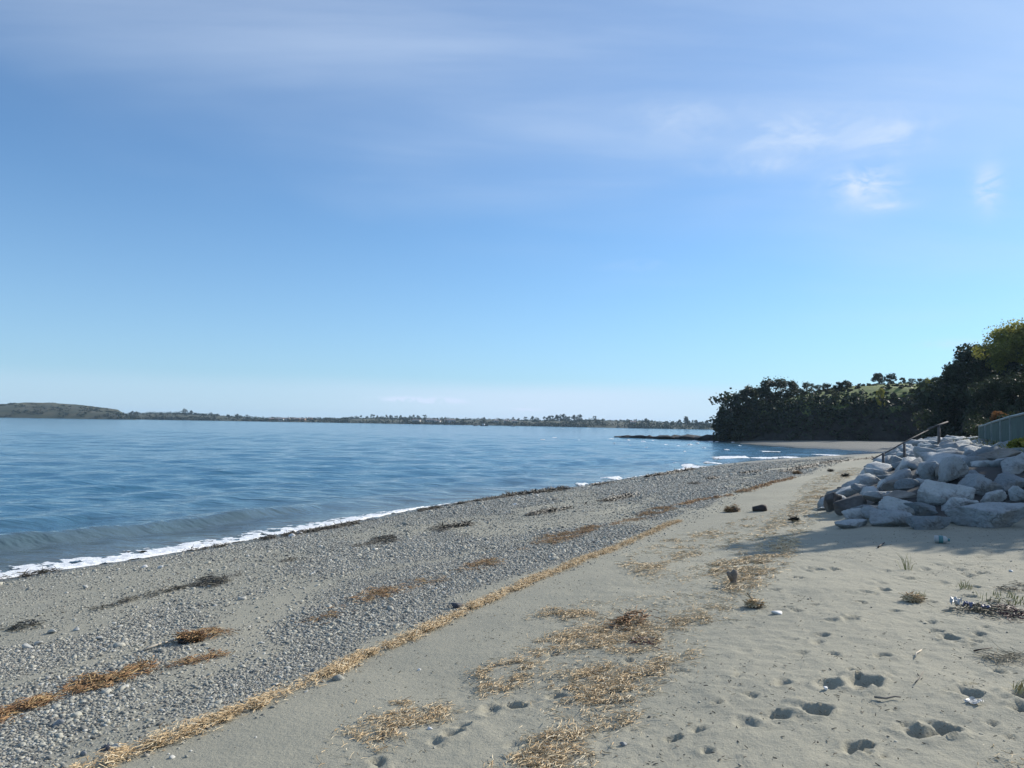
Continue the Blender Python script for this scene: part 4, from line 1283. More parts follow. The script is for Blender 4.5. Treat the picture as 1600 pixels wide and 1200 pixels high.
bush(1562, 646, 42, 0.65, M_leaf_or, 'orange leaved shrub rising behind the fence', seed=1)
bush(1576, 655, 38, 0.9, M_leaf, 'dark green shrub behind the fence right of the orange one', seed=2)
bush(1547, 668, 46, 1.2, M_leaf, 'dark shrub behind the far end of the fence', seed=3)
bush(1596, 690, 17.5, 0.35, M_leaf_lt, 'low bright green shrub on the bank at the right edge', seed=4, leaf=0.07)
bush(1530, 672, 52, 1.6, M_leaf, 'dark shrub on the bank beyond the far fence post', seed=5)

tree_meshes('bank', 5.0, 1.9, 0.20, 9000, 130, 0.12, 30, M_leaf, airy=0.0)
for (x, y, hh_, lab) in [(17.0, 19.2, 6.6, 'small leafy tree on the bank behind the fence, shading the front of the rock pile'),
                         (19.7, 18.3, 6.5, 'small leafy tree on the bank right of the first shading tree'),
                         (22.8, 17.4, 6.5, 'small leafy tree on the bank farthest right of the shading trees')]:
    sv = hh_ / 5.0
    plant_tree('bank', 'bank_tree', (x, y, float(ground_z(x, y)) - 0.1), x, (sv, sv, sv), lab)
# ------------------------------------------------------------------ shreds: straw, weed, litter
def shreds(pts, rg, length, width, yaw=None, pitch=0.25, lift=0.03, curl=0.5, tone=(0.55, 0.25)):
    """bent V-section shreds lying at pts (n,3); returns verts, faces, tones"""
    n = len(pts)
    L = length[0] + (length[1] - length[0]) * rg.random(n) ** 1.6
    w = width[0] + (width[1] - width[0]) * rg.random(n)
    ya = rg.random(n) * 6.283 if yaw is None else yaw + rg.normal(0, 0.55, n)
    pi_ = rg.normal(0, pitch, n)
    d = np.stack([np.cos(ya) * np.cos(pi_), np.sin(ya) * np.cos(pi_), np.sin(pi_)], 1)
    sd = np.stack([-np.sin(ya), np.cos(ya), np.zeros(n)], 1)
    up_ = np.cross(d, sd)
    base = pts + np.array([0, 0, 1.0]) * (np.abs(np.sin(pi_)) * L * 0.30 + w * 0.3 + lift * rg.random(n) ** 2)[:, None]
    bend = rg.normal(0, curl, n) * L * 0.25; bz = rg.normal(0, curl, n) * L * 0.12
    V = []
    for k, (u, ws_) in enumerate(((-.5, .6), (0, 1.0), (.5, .45))):
        cc = base + d * (L * u)[:, None] + sd * (bend * (0.5 - abs(u) * 2))[:, None] + np.array([0, 0, 1.0]) * (np.abs(bz) * (0.5 - abs(u)))[:, None]
        V += [cc - sd * (w * ws_ * .5)[:, None], cc + up_ * (w * 0.35)[:, None], cc + sd * (w * ws_ * .5)[:, None]]
    V = np.stack(V, 1).reshape(-1, 3)
    q = np.array([[0, 1, 4, 3], [1, 2, 5, 4], [3, 4, 7, 6], [4, 5, 8, 7]])
    F = (np.arange(n)[:, None, None] * 9 + q[None]).reshape(-1, 4)
    T = np.repeat(np.clip(rg.normal(tone[0], tone[1], n), 0, 1), 9)
    return V, F, T


def in_poly(X, Y, P):
    c_ = np.zeros(X.shape, bool); j = len(P) - 1
    for i in range(len(P)):
        xi, yi = P[i]; xj, yj = P[j]
        c_ ^= ((yi > Y) != (yj > Y)) & (X < (xj - xi) * (Y - yi) / (yj - yi + 1e-12) + xi)
        j = i
    return c_


def litter_patch(name, label, pxpoly, dens, mat, length=(.03, .12), width=(.004, .009), thr=0.42, seed=0, lift=0.03, nscale=3.0, tone=(.55, .25), cat=None, spread=0.16, curl=.5, pitch=.25, cap=9000, pile=0.0):
    rg = np.random.default_rng(7000 + seed)
    P = np.array([on_ground(*p)[:2] for p in pxpoly])
    lo, hi = P.min(0) - spread, P.max(0) + spread
    area = (hi[0] - lo[0]) * (hi[1] - lo[1]); n = int(min(area * dens, cap * 4))
    X = rg.uniform(lo[0], hi[0], n); Y = rg.uniform(lo[1], hi[1], n)
    jx = X + rg.normal(0, spread * .5, n); jy = Y + rg.normal(0, spread * .5, n)
    ins = in_poly(jx, jy, P)
    nz_ = fbm(X * nscale, Y * nscale, 3, 600 + seed)
    fine_ = fbm(X * 11, Y * 11, 2, 620 + seed)
    prob = sstep(nz_, thr - 0.03, thr + 0.09) * (0.14 + 0.90 * sstep(fine_, 0.42, 0.58)) + 0.03
    k = ins & (rg.random(n) < prob)
    X, Y, nz_ = X[k][:cap], Y[k][:cap], nz_[k][:cap]
    Z = ground_z(X, Y) + pile * np.clip((nz_ - thr) / 0.3, 0, 1) * rg.random(len(X))
    V, F, T = shreds(np.stack([X, Y, Z], 1), rg, length, width, lift=lift * .6, tone=(tone[0] + .05, tone[1]), curl=curl, pitch=pitch * .6)
    o = mesh_np(name, V, F, mat, attrs={'tone': T}, smooth=False)
    return tag(o, label, cat, kind='stuff')


def litter_line(name, label, pxline, halfw, dens, mat, length=(.03, .12), width=(.004, .009), thr=0.35, seed=0, lift=0.03, tone=(.55, .25), curl=.5, nscale=1.6, pile=0.03, cap=20000, follow=True, pitch=.3):
    rg = np.random.default_rng(8000 + seed)
    P = np.array([on_ground(*p)[:2] for p in pxline])
    Q, t_ = resample(P, 0.05)
    tg = np.gradient(Q, axis=0); tg /= np.linalg.norm(tg, axis=1)[:, None] + 1e-9
    n = int(min(t_[-1] * halfw * 2 * dens * 1.6, cap * 3))
    i = rg.integers(0, len(Q), n)
    v = rg.normal(0, 0.55, n)
    wv = halfw * (0.45 + 1.1 * fbm(t_ * 0.9, t_ * 0 + seed, 3, 650 + seed))[i]
    X = Q[i, 0] + tg[i, 1] * v * wv + rg.normal(0, .045, n); Y = Q[i, 1] - tg[i, 0] * v * wv + rg.normal(0, .03, n)
    nz_ = fbm(X * nscale, Y * nscale, 3, 660 + seed)
    fine_ = fbm(X * 8, Y * 8, 2, 670 + seed)
    k = rg.random(n) < sstep(nz_, thr - .02, thr + .10) * (0.15 + 0.85 * sstep(fine_, .38, .58))
    X, Y, v, i = X[k][:cap], Y[k][:cap], v[k][:cap], i[k][:cap]
    Z = ground_z(X, Y) + pile * np.clip(1 - v * v, 0, 1) * rg.random(len(X))
    yaw = np.arctan2(tg[i, 1], tg[i, 0]) if follow else None
    V, F, T = shreds(np.stack([X, Y, Z], 1), rg, length, width, yaw=yaw, lift=lift, tone=tone, curl=curl, pitch=pitch)
    o = mesh_np(name, V, F, mat, attrs={'tone': T}, smooth=False)
    return tag(o, label, kind='stuff')


S = dict(length=(.02, .085), width=(.0035, .008))
litter_line('straw_line', 'long continuous line of dry yellow straw between shingle and sand', [(60, 1240), (150, 1198), (300, 1142), (430, 1092), (520, 1052), (560, 1030), (640, 998), (720, 957), (830, 908), (960, 858), (1060, 815)],
            0.046, 17000, M_straw, (.02, .085), (.0035, .008), 0.16, 1, pile=0.03, cap=30000)
litter_patch('straw_patch', 'loose straw patch at the bottom left of the sand', [(505, 1160), (560, 1140), (600, 1100), (640, 1095), (705, 1112), (690, 1125), (620, 1135), (600, 1150), (575, 1180), (540, 1195), (520, 1185)], 11000, M_straw, seed=2, **S, thr=.44, pile=0.0165)
litter_patch('straw_patch', 'hook shaped straw patch left of the large one', [(752, 1050), (800, 1032), (835, 1036), (815, 1050), (800, 1075), (782, 1090), (762, 1082)], 12500, M_straw, seed=3, **S, thr=.38, pile=0.022)
litter_patch('straw_patch', 'narrow straw streak at the upper middle of the sand', [(832, 966), (880, 948), (930, 937), (962, 940), (930, 955), (915, 972), (895, 970), (870, 962)], 9500, M_straw, seed=4, **S, thr=.40, pile=0.022, tone=(.45, .25))
litter_patch('straw_patch', 'wide straw band across the middle of the sand', [(815, 1020), (860, 995), (930, 980), (990, 972), (1025, 985), (1030, 1005), (995, 1020), (930, 1015), (870, 1012), (830, 1030)], 9500, M_straw, seed=5, **S, thr=.40, pile=0.022)
litter_patch('straw_patch', 'largest thick straw patch in the foreground', [(868, 1055), (930, 1045), (1000, 1040), (1052, 1028), (1048, 1048), (1010, 1065), (985, 1085), (940, 1108), (885, 1118), (905, 1090), (890, 1070)], 13000, M_straw, seed=6, **S, thr=.34, pile=0.0248)
litter_patch('straw_patch', 'straw patch at the bottom edge of the picture', [(785, 1205), (840, 1165), (835, 1148), (890, 1140), (950, 1130), (1000, 1115), (985, 1135), (945, 1160), (900, 1185), (870, 1210), (800, 1220)], 13000, M_straw, seed=7, **S, thr=.38, pile=0.022)
litter_patch('straw_patch', 'thin straw patch right of the wide band', [(1030, 985), (1080, 945), (1140, 938), (1150, 952), (1110, 975), (1060, 990)], 4200, M_straw, seed=8, **S, thr=.42, pile=0.011)
litter_patch('straw_patch', 'broken straw right of the largest patch', [(1035, 1050), (1060, 1010), (1085, 1018), (1080, 1045), (1040, 1062)], 4500, M_straw, seed=9, **S, thr=.44, pile=0.011)
litter_patch('straw_patch', 'straw scattered around the small driftwood stump', [(1085, 892), (1130, 878), (1190, 868), (1240, 845), (1220, 880), (1190, 905), (1170, 930), (1130, 920), (1150, 895), (1110, 900)], 4200, M_straw, seed=10, length=(.04, .14), width=(.006, .013), thr=.42, pile=0.0165)
litter_patch('straw_patch', 'broad spread of straw running up to the rock pile', [(1150, 870), (1180, 830), (1225, 795), (1275, 765), (1300, 762), (1285, 800), (1260, 830), (1220, 860)], 4600, M_straw, seed=11, length=(.05, .18), width=(.007, .016), thr=.42, pile=0.011)
litter_patch('straw_patch', 'thin far spread of straw up the beach beyond the rock tip', [(1230, 790), (1270, 750), (1330, 730), (1350, 735), (1300, 760), (1260, 790)], 1300, M_straw, seed=12, length=(.06, .25), width=(.012, 0.0115), thr=.46, pile=0.011)
litter_patch('straw_patch', 'small straw mound above the narrow streak', [(988, 896), (1000, 884), (1032, 882), (1030, 894), (1005, 902)], 5000, M_straw, seed=13, **S, thr=.30, pile=0.055)
litter_patch('straw_patch', 'straw tuft at the bottom right corner', [(1572, 1205), (1590, 1185), (1620, 1185), (1620, 1215)], 5000, M_straw, seed=14, **S, thr=.35, pile=0.0275)
litter_patch('straw_patch', 'faint straw bits left of the loose patch', [(520, 1140), (545, 1110), (600, 1090), (620, 1100), (570, 1120), (540, 1150)], 2200, M_straw, seed=15, **S, thr=.46)
litter_patch('straw_patch', 'sparse straw on the upper sand below the straw line', [(960, 880), (1050, 840), (1110, 830), (1200, 800), (1150, 850), (1050, 880), (1000, 905)], 1300, M_straw, seed=16, length=(.04, .14), width=(.006, .012), thr=.50)
litter_patch('straw_patch', 'loose straw bits scattered between the straw patches and the stump', [(900, 960), (1020, 900), (1140, 870), (1200, 900), (1150, 960), (1080, 1010), (1040, 1080), (960, 1120), (860, 1120), (820, 1040)], 700, M_straw, seed=17, length=(.02, .08), width=(.0035, .008), thr=.38, nscale=1.5)
O = dict(length=(.025, .10), width=(.004, .010), tone=(.55, .28))
litter_line('rust_weed_line', 'rust brown weed line at the left edge of the shingle', [(-30, 1135), (0, 1122), (60, 1102), (120, 1083)], .10, 4200, M_orange, seed=21, thr=.40, pile=.04, **O)
litter_patch('rust_weed', 'thick rust coloured weed heap on the left shingle', [(112, 1078), (150, 1058), (190, 1047), (232, 1042), (235, 1052), (190, 1066), (150, 1078)], 6200, M_orange, seed=22, thr=.34, pile=.07, length=(.04, .14), width=(.005, .012), tone=(.58, .25))
litter_line('rust_weed_line', 'thin rust weed trail right of the left heap', [(235, 1048), (270, 1042), (310, 1032), (345, 1024)], .09, 3400, M_orange, seed=23, thr=.44, pile=.02, **O)
litter_patch('rust_weed', 'rust weed lump trailing right of the pale stick', [(313, 997), (322, 989), (358, 986), (358, 992), (335, 997)], 6500, M_orange, seed=24, thr=.36, pile=.08, **O)
for i, (poly, lab) in enumerate([([(462, 982), (475, 972), (495, 972), (520, 958), (548, 950), (540, 958), (505, 972), (485, 982)], 'rust weed patch on the shingle left of the stubby trio'),
                                 ([(556, 938), (580, 926), (612, 920), (614, 927), (590, 940), (565, 944)], 'rust weed patch at the middle of the shingle'),
                                 ([(650, 910), (662, 900), (685, 902), (684, 911), (660, 912)], 'small orange weed tuft right of the middle rust patch'),
                                 ([(718, 895), (730, 884), (760, 876), (778, 873), (775, 884), (745, 893)], 'double orange weed tuft on the shingle'),
                                 ([(838, 852), (848, 838), (880, 834), (935, 821), (930, 830), (895, 842), (860, 852)], 'long rust weed patch above the straw line'),
                                 ([(985, 815), (1005, 800), (1050, 790), (1050, 797), (1015, 810)], 'far rust weed patch near the bend of the straw line')]):
    litter_patch('rust_weed', lab, poly, 3600, M_orange, seed=30 + i, thr=.43, pile=.05, **O)
litter_line('rust_weed_line', 'far rust and straw trail curving towards the cove', [(1040, 797), (1090, 783), (1130, 777), (1165, 768), (1200, 757), (1240, 747)], .16, 700, M_orange, (.05, .18), (.008, .02), .42, 41, pile=.03)
litter_line('rust_weed_line', 'sparse orange bits between the rust weed tufts', [(600, 928), (670, 908), (745, 886), (800, 862), (860, 845), (950, 822), (1030, 798)], .22, 500, M_orange, seed=42, thr=.50, pile=.01, **O)
litter_line('dark_weed_line', 'dark wet weed heaped along the edge of the foam', [(0, 908), (100, 892), (160, 883), (240, 871), (330, 858), (420, 843), (520, 826), (620, 806), (700, 792), (790, 777), (870, 768)], .16, 1900, M_darkweed, (.05, .2), (.010, .026), .46, 51, tone=(.4, .3), pile=.07, nscale=.8)
litter_line('dark_weed_line', 'dark weed dashes along the mid waterline', [(790, 777), (850, 770), (905, 763), (1000, 748), (1080, 735)], .22, 700, M_darkweed, (.10, .4), (.02, .06), .47, 52, tone=(.4, .3), pile=.08, nscale=.6)
litter_line('dark_weed_line', 'broken dark green weed line across the shingle', [(0, 990), (60, 975), (120, 962), (200, 940), (270, 922), (330, 912), (420, 885), (490, 868), (590, 848)], .11, 1000, M_darkweed, (.04, .14), (.006, .016), .53, 53, tone=(.6, .3), pile=.02, nscale=.8)
litter_line('dark_weed_line', 'thin dark weed line running to the far bend', [(690, 826), (780, 816), (860, 800), (900, 792), (980, 777), (1080, 757), (1130, 745), (1200, 735)], .18, 600, M_darkweed, (.08, .3), (.015, .04), .49, 54, tone=(.5, .3), pile=.03, nscale=.7)
litter_line('dark_weed_line', 'dark wrack line on the far strand below the cove', [(1180, 757), (1240, 735), (1300, 722), (1380, 715), (1420, 712)], .5, 130, M_darkweed, (.1, .3), (.02, .05), .50, 55, tone=(.6, .3), pile=.03, nscale=.4)
for i, (poly, lab) in enumerate([([(584, 848), (586, 840), (615, 840), (614, 848), (600, 852)], 'dark brown weed clump on the shingle left of the upper one'),
                                 ([(678, 831), (680, 824), (700, 826), (698, 832)], 'dark weed clump farther up the shingle'),
                                 ([(306, 918), (318, 905), (350, 902), (356, 910), (330, 918)], 'dark green weed clump on the left shingle'),
                                 ([(0, 992), (10, 984), (50, 974), (60, 978), (30, 990)], 'green weed tangle at the left edge'),
                                 ([(1077, 758), (1080, 755), (1090, 755), (1090, 758)], 'small dark weed lump near the far bend')]):
    litter_patch('dark_weed', lab, poly, 1900, M_darkweed, (.05, .15), (.007, .017), .42, 60 + i, tone=(.5, .3), pile=.06)
litter_patch('red_weed', 'dark red weed pile at the right edge', [(1560, 954), (1575, 952), (1600, 960), (1605, 972), (1580, 970)], 7000, M_redweed, (.03, .10), (.005, .012), .28, 70, tone=(.45, .3), pile=.05)
litter_patch('tide_litter', 'mixed twigs and shell litter left of the red weed', [(1495, 955), (1520, 945), (1560, 942), (1585, 955), (1570, 970), (1530, 962)], 3600, M_bits, (.03, .12), (.006, .016), .36, 71, tone=(.6, .35), pile=.03)
litter_patch('rust_weed', 'small red brown weed bundle on the wide straw band', [(966, 985), (975, 972), (1000, 967), (1000, 976), (980, 984)], 6500, M_orange, (.05, .14), (.008, .016), .22, 72, tone=(.42, .2), pile=.08)
litter_patch('rust_weed', 'dark red shred right of the wide straw band', [(998, 1006), (1004, 1003), (1018, 1006), (1015, 1010)], 6000, M_redweed, (.04, .1), (.008, .016), .2, 73, pile=.04)
litter_patch('twig_bundle', 'grey bundle of dry twigs at the right edge', [(1543, 1030), (1550, 1018), (1580, 1017), (1610, 1028), (1608, 1038), (1565, 1038)], 3200, M_bits, (.06, .22), (.003, .007), .36, 74, tone=(.85, .3), pile=.04, curl=.3)
litter_patch('tide_litter', 'thin dark litter streak above the grass at right', [(1555, 922), (1575, 915), (1610, 914), (1610, 924), (1580, 926)], 2200, M_bits, (.04, .16), (.006, .014), .38, 75, tone=(.35, .3), pile=.03)
# fine litter, with dark flecks for small dent shadows, all over the dry sand and the shaded sand before the rocks
rg = np.random.default_rng(99)
n = 26000
X = rg.uniform(-2.2, 12, n); Y = 3.4 + 20 * rg.random(n) ** 1.5
s_ = shore_s(X, Y); dd = poly_dist(X, Y, TOE)
k = (s_ > 11.3) & (dd < 0.1) & (np.abs(X) < 0.70 * Y + 0.8) & (fbm(X * 1.3, Y * 1.3, 3, 680) + rg.normal(0, .09, n) > 0.50)
X, Y = X[k], Y[k]
V, F, T = shreds(np.stack([X, Y, ground_z(X, Y) - 0.004], 1), rg, (.006, .032), (.004, .010), tone=(.35, .3), lift=.006)
V[:, 2] += 0.0
tag(mesh_np('litter_and_shade_flecks', V, F, M_bits, attrs={'tone': T}, smooth=False), 'fine dark bits over the dry sand, partly standing in for dent shadows', kind='stuff')


# grass tufts
def tuft(px, py, n, r, hgt, label, seed):
    p = on_ground(px, py); rg = np.random.default_rng(9100 + seed)
    V, F, T = [], [], []
    for i in range(n):
        a = rg.random() * 6.28; q = np.array([math.cos(a), math.sin(a), 0]) * r * rg.random() ** .5
        lean = rg.normal(0, 0.4, 2); h_ = hgt * rg.uniform(.4, 1.1); w = 0.004
        sd = np.array([-math.sin(a), math.cos(a), 0]) * w
        b0 = q; b1 = q + np.array([lean[0] * h_ * .4, lean[1] * h_ * .4, h_ * .65]); b2 = q + np.array([lean[0] * h_, lean[1] * h_, h_])
        k0 = len(V); V += [b0 - sd, b0 + sd, b1 - sd * .8, b1 + sd * .8, b2]
        F += [[k0, k0 + 1, k0 + 3], [k0, k0 + 3, k0 + 2], [k0 + 2, k0 + 3, k0 + 4]]; T += [float(np.clip(rg.normal(.6, .25), 0, 1))] * 5
    o = mesh_np('grass_tuft', np.array(V), np.array(F), M_grass, attrs={'tone': T}, smooth=False)
    o.location = (p[0], p[1], float(ground_z(p[0], p[1]))); tag(o, label, 'grass')


tuft(1415, 890, 16, .07, .20, 'thin pale grass tuft standing alone below the rock shadow', 1)
tuft(1507, 920, 22, .08, .09, 'short green grass tuft beside a footprint', 2)
tuft(1565, 938, 46, .26, .07, 'wide low green grass patch at the right edge', 3)
tuft(1590, 941, 40, .22, .07, 'grass patch touching the right edge below the litter streak', 4)
tuft(1596, 1082, 26, .06, .10, 'grass tuft cut by the right edge above a footprint', 5)
tuft(1436, 935, 30, .06, .08, 'tiny dry tuft among the footprints', 6)
# grass on the bank
rg = np.random.default_rng(17)
gp = []
for k in range(9000):
    x = rg.uniform(9, 27); y = rg.uniform(14, 42)
    gp.append((x, y))
gp = np.array(gp); dd = poly_dist(gp[:, 0], gp[:, 1], TOE)
gp = gp[(dd > 3.2) & (dd < 7.5)]
Z = ground_z(gp[:, 0], gp[:, 1])
n = len(gp); hgt = rg.uniform(.10, .34, n); a = rg.random(n) * 6.28; lean = rg.normal(0, .4, (n, 2)); sd = np.stack([-np.sin(a), np.cos(a), 0 * a], 1) * .018
b0 = np.column_stack([gp, Z]); b1 = b0 + np.column_stack([lean * (hgt * .4)[:, None], hgt * .65]); b2 = b0 + np.column_stack([lean * hgt[:, None], hgt])
V = np.stack([b0 - sd, b0 + sd, b1 - sd * .8, b1 + sd * .8, b2], 1).reshape(-1, 3)
i = np.arange(n)[:, None] * 5
F = np.concatenate([i + np.array([[0, 1, 3]]), i + np.array([[0, 3, 2]]), i + np.array([[2, 3, 4]])])
tag(mesh_np('bank_grass', V, F, M_grass, attrs={'tone': np.repeat(np.clip(rg.normal(.35, .3, n), 0, 1), 5)}, smooth=False), 'rough grass on the bank between rocks and fence', kind='stuff')

# ------------------------------------------------------------------ shingle: uncountable pebbles, instanced
peb_col = bpy.data.collections.new('pebble_shapes')
for i in range(8):
    p, f = rock_shape(200 + i, 2 if i < 4 else 1, planes=9, k=6, rough=0.05, lo=0.7)
    p = p * np.array([1.0, [0.72, .85, .65, .9][i % 4], [0.45, .6, .38, .55][i % 4]])
    o = mesh_np('pebble_shape', p, f, M_peb, link=False); peb_col.objects.link(o)
PX, PY, PSC = [], [], []
rg = np.random.default_rng(31)
for (y0, y1, dens, med) in ((3.4, 7.5, 4600, .0078), (7.5, 13, 3000, .0088), (13, 22, 1700, .0115), (22, 36, 800, .016), (36, 56, 260, .025)):
    x0, x1 = -0.70 * y1 - 2, 0.45 * y1
    n = int((x1 - x0) * (y1 - y0) * dens)
    X = rg.uniform(x0, x1, n); Y = rg.uniform(y0, y1, n)
    k = (np.abs(X) < 0.69 * Y + 1.2); X, Y = X[k], Y[k]
    s_ = shore_s(X, Y); k = (s_ > 0.15) & (s_ < 12.3); X, Y, s_ = X[k], Y[k], s_[k]
    m_ = pebble_mask(X, Y, s_)
    k = rg.random(len(X)) < np.maximum(m_, 0.05 * (s_ < 11.6)); X, Y = X[k], Y[k]
    size = med * np.exp(rg.normal(0, .44, len(X))) * (0.75 + 0.6 * fbm(X * .6, Y * .6, 2, 690))
    PX.append(X); PY.append(Y); PSC.append(size)
# sparse small stones on the dry sand
n = 2500
X = rg.uniform(-2.5, 9, n); Y = rg.uniform(3.5, 16, n); s_ = shore_s(X, Y)
k = (s_ > 11.3) & (np.abs(X) < .69 * Y + .8) & (poly_dist(X, Y, TOE) < -.2) & (rg.random(n) < .35)
PX.append(X[k]); PY.append(Y[k]); PSC.append(.006 * np.exp(rg.normal(0, .4, k.sum())))
PX, PY, PSC = np.concatenate(PX), np.concatenate(PY), np.concatenate(PSC)
PZ_ = ground_z(PX, PY) + PSC * 0.06
N = len(PX); print('pebbles', N)
rot = np.stack([rg.normal(0, .25, N), rg.normal(0, .25, N), rg.random(N) * 6.283], 1)
scl = PSC[:, None] * np.stack([rg.uniform(.85, 1.25, N), rg.uniform(.85, 1.2, N), rg.uniform(.8, 1.3, N)], 1)
sh = mesh_np('shingle', np.stack([PX, PY, PZ_], 1), [], None, attrs={'rot': rot, 'scl': scl})
tag(sh, 'bank of small grey and white pebbles between sea and straw line', kind='stuff')
ng = bpy.data.node_groups.new('shingle_instances', 'GeometryNodeTree')
ng.interface.new_socket('Geometry', in_out='INPUT', socket_type='NodeSocketGeometry')
ng.interface.new_socket('Geometry', in_out='OUTPUT', socket_type='NodeSocketGeometry')
gi = ng.nodes.new('NodeGroupInput'); go = ng.nodes.new('NodeGroupOutput')
iop = ng.nodes.new('GeometryNodeInstanceOnPoints'); ci = ng.nodes.new('GeometryNodeCollectionInfo')
ci.inputs['Collection'].default_value = peb_col; ci.inputs['Separate Children'].default_value = True; ci.inputs['Reset Children'].default_value = True
na = ng.nodes.new('GeometryNodeInputNamedAttribute'); na.data_type = 'FLOAT_VECTOR'; na.inputs['Name'].default_value = 'rot'
nb = ng.nodes.new('GeometryNodeInputNamedAttribute'); nb.data_type = 'FLOAT_VECTOR'; nb.inputs['Name'].default_value = 'scl'
e2r = ng.nodes.new('FunctionNodeEulerToRotation'); ri = ng.nodes.new('FunctionNodeRandomValue'); ri.data_type = 'INT'
ri.inputs['Min'].default_value = 0; ri.inputs['Max'].default_value = 7
for s_ in ri.inputs:
    if s_.name == 'Max' and s_.type == 'INT': s_.default_value = 7
    if s_.name == 'Min' and s_.type == 'INT': s_.default_value = 0
L = ng.links
L.new(gi.outputs[0], iop.inputs['Points']); L.new(ci.outputs[0], iop.inputs['Instance']); iop.inputs['Pick Instance'].default_value = True
L.new([o for o in ri.outputs if o.type == 'INT' and o.enabled][0], iop.inputs['Instance Index'])
L.new([o for o in na.outputs if o.enabled and o.name == 'Attribute'][0], e2r.inputs[0]); L.new(e2r.outputs[0], iop.inputs['Rotation'])
L.new([o for o in nb.outputs if o.enabled and o.name == 'Attribute'][0], iop.inputs['Scale'])
L.new(iop.outputs[0], go.inputs[0])
md = sh.modifiers.new('instances', 'NODES'); md.node_group = ng

# stones that stand out
MS = {'dark': stone_mat('dark_stone', (0.045, 0.05, 0.065)), 'pale': stone_mat('pale_stone', (0.40, 0.40, 0.37)), 'white': stone_mat('white_stone', (0.68, 0.67, 0.65)), 'grey': stone_mat('grey_stone', (0.22, 0.23, 0.235))}
for i, (px, py, w, h_, c_, lab) in enumerate([
        (715, 946, 20, 12, 'dark', 'dark blue stone alone on the shingle above the straw line'),
        (165, 1168, 17, 12, 'dark', 'dark stone touching a pale one near the bottom left'),
        (181, 1166, 14, 11, 'pale', 'pale stone touching a dark one near the bottom left'),
        (82, 986, 15, 10, 'pale', 'egg shaped pale stone on a sand patch at left'),
        (155, 997, 14, 8, 'pale', 'flat pale stone among the left shingle'),
        (133, 917, 10, 8, 'pale', 'round pale stone on the upper left shingle'),
        (251, 886, 10, 7, 'white', 'whitish stone near the foam at left'),
        (226, 885, 8, 6, 'white', 'small whitish stone just left of a larger one near the foam'),
        (1213, 957, 18, 8, 'white', 'white pebble lying alone on the sand'),
        (456, 836, 11, 7, 'white', 'white stone at the wrack by the foam, left of a pair'),
        (469, 833, 10, 7, 'white', 'white stone at the wrack by the foam, right of a pair'),
        (420, 842, 6, 4, 'white', 'small white stone left of the white pair at the foam'),
        (804, 788, 8, 5, 'white', 'bright stone near the mid waterline'),
        (46, 1009, 18, 12, 'pale', 'large pale stone at the lower edge of a sand patch at left'),
        (92, 1128, 19, 13, 'grey', 'large grey stone below the rust weed line at left'),
        (975, 1162, 12, 8, 'grey', 'blue grey pebble on the sand right of the straw'),
        (60, 1005, 12, 9, 'pale', 'pale stone beside the large one at the left sand patch'),
        (120, 983, 12, 7, 'pale', 'flat light stone right of the egg shaped one'),
        (130, 1177, 12, 10, 'grey', 'grey stone left of the dark and pale pair'),
        (192, 1172, 16, 7, 'pale', 'flat stone right of the dark and pale pair'),
        (1290, 1075, 9, 6, 'white', 'white shell fragment beside the deep footprint'),
        (1580, 892, 7, 5, 'white', 'white fragment at the right edge above the litter'),
        (672, 1138, 9, 5, 'white', 'white shell beside the footprints at lower middle'),
        (655, 1046, 6, 4, 'white', 'tiny white shell on the open sand below the straw line')]):
    p = on_ground(px, py + h_ * .3); sc_ = p[1] / F_PX / 2
    boulder((p[0], p[1], float(ground_z(p[0], p[1])) + h_ * sc_ * .45), (w * sc_, w * sc_ * .75, h_ * sc_ * .9), lab, 8000 + i, (0, 0, rng.uniform(-.3, .3)), 3, MS[c_], name='shell' if 'shell' in lab else 'beach_stone', cat='shell' if 'shell' in lab else 'stone', k=5, rough=.04)

# ------------------------------------------------------------------ driftwood and rubbish
def stick(name, label, pts, r0_, r1_, mat, cat='stick', lift=0.01, arc=0.0):
    P = [on_ground(*p) for p in pts]; o_ = P[0].copy()
    P = np.array([[q[0], q[1], float(ground_z(q[0], q[1])) + r0_ * .7 + lift] for q in P])
    if len(P) == 2: P = np.array([P[0], P[0] * .6 + P[1] * .4 + np.array([0, .01, arc]), P[1]])
    mb = MB(); mb.tube(P - o_, np.linspace(r0_, r1_, len(P)), 7); o = mb.build(name, mat, None, True); o.location = tuple(o_)
    return tag(o, label, cat)


stick('driftwood_stick', 'pale straight stick on the left shingle', [(226, 1019), (250, 1010), (281, 1002)], .010, .012, M_palestick, lift=.02)
stick('driftwood_stick', 'thin grey twig lying before the loose straw patch', [(592, 1156), (608, 1150), (625, 1143)], .006, .003, M_wood)
stick('driftwood_stick', 'crooked brown twig below the deep footprint', [(1366, 1093), (1384, 1095), (1398, 1092), (1408, 1093)], .007, .004, M_wood)
stick('driftwood_stick', 'small pale curved twig on the sand at right', [(1430, 1030), (1432, 1023), (1440, 1018)], .004, .005, M_palestick)
stick('driftwood_stick', 'thin twig poking up left of the pale plastic', [(1430, 1070), (1437, 1062), (1443, 1052)], .004, .002, M_wood, arc=.02)
stick('driftwood_stick', 'thin stick in the rock shadow', [(1372, 857), (1382, 850)], .012, .008, M_darkwood)
stick('driftwood_stick', 'long pale straw stem in the twig bundle', [(1545, 1026), (1555, 1032), (1570, 1037)], .006, .004, M_palestick)
stick('driftwood_stick', 'dark wavy twig left of the twig bundle', [(1522, 1020), (1535, 1017), (1550, 1015)], .006, .004, M_darkwood)
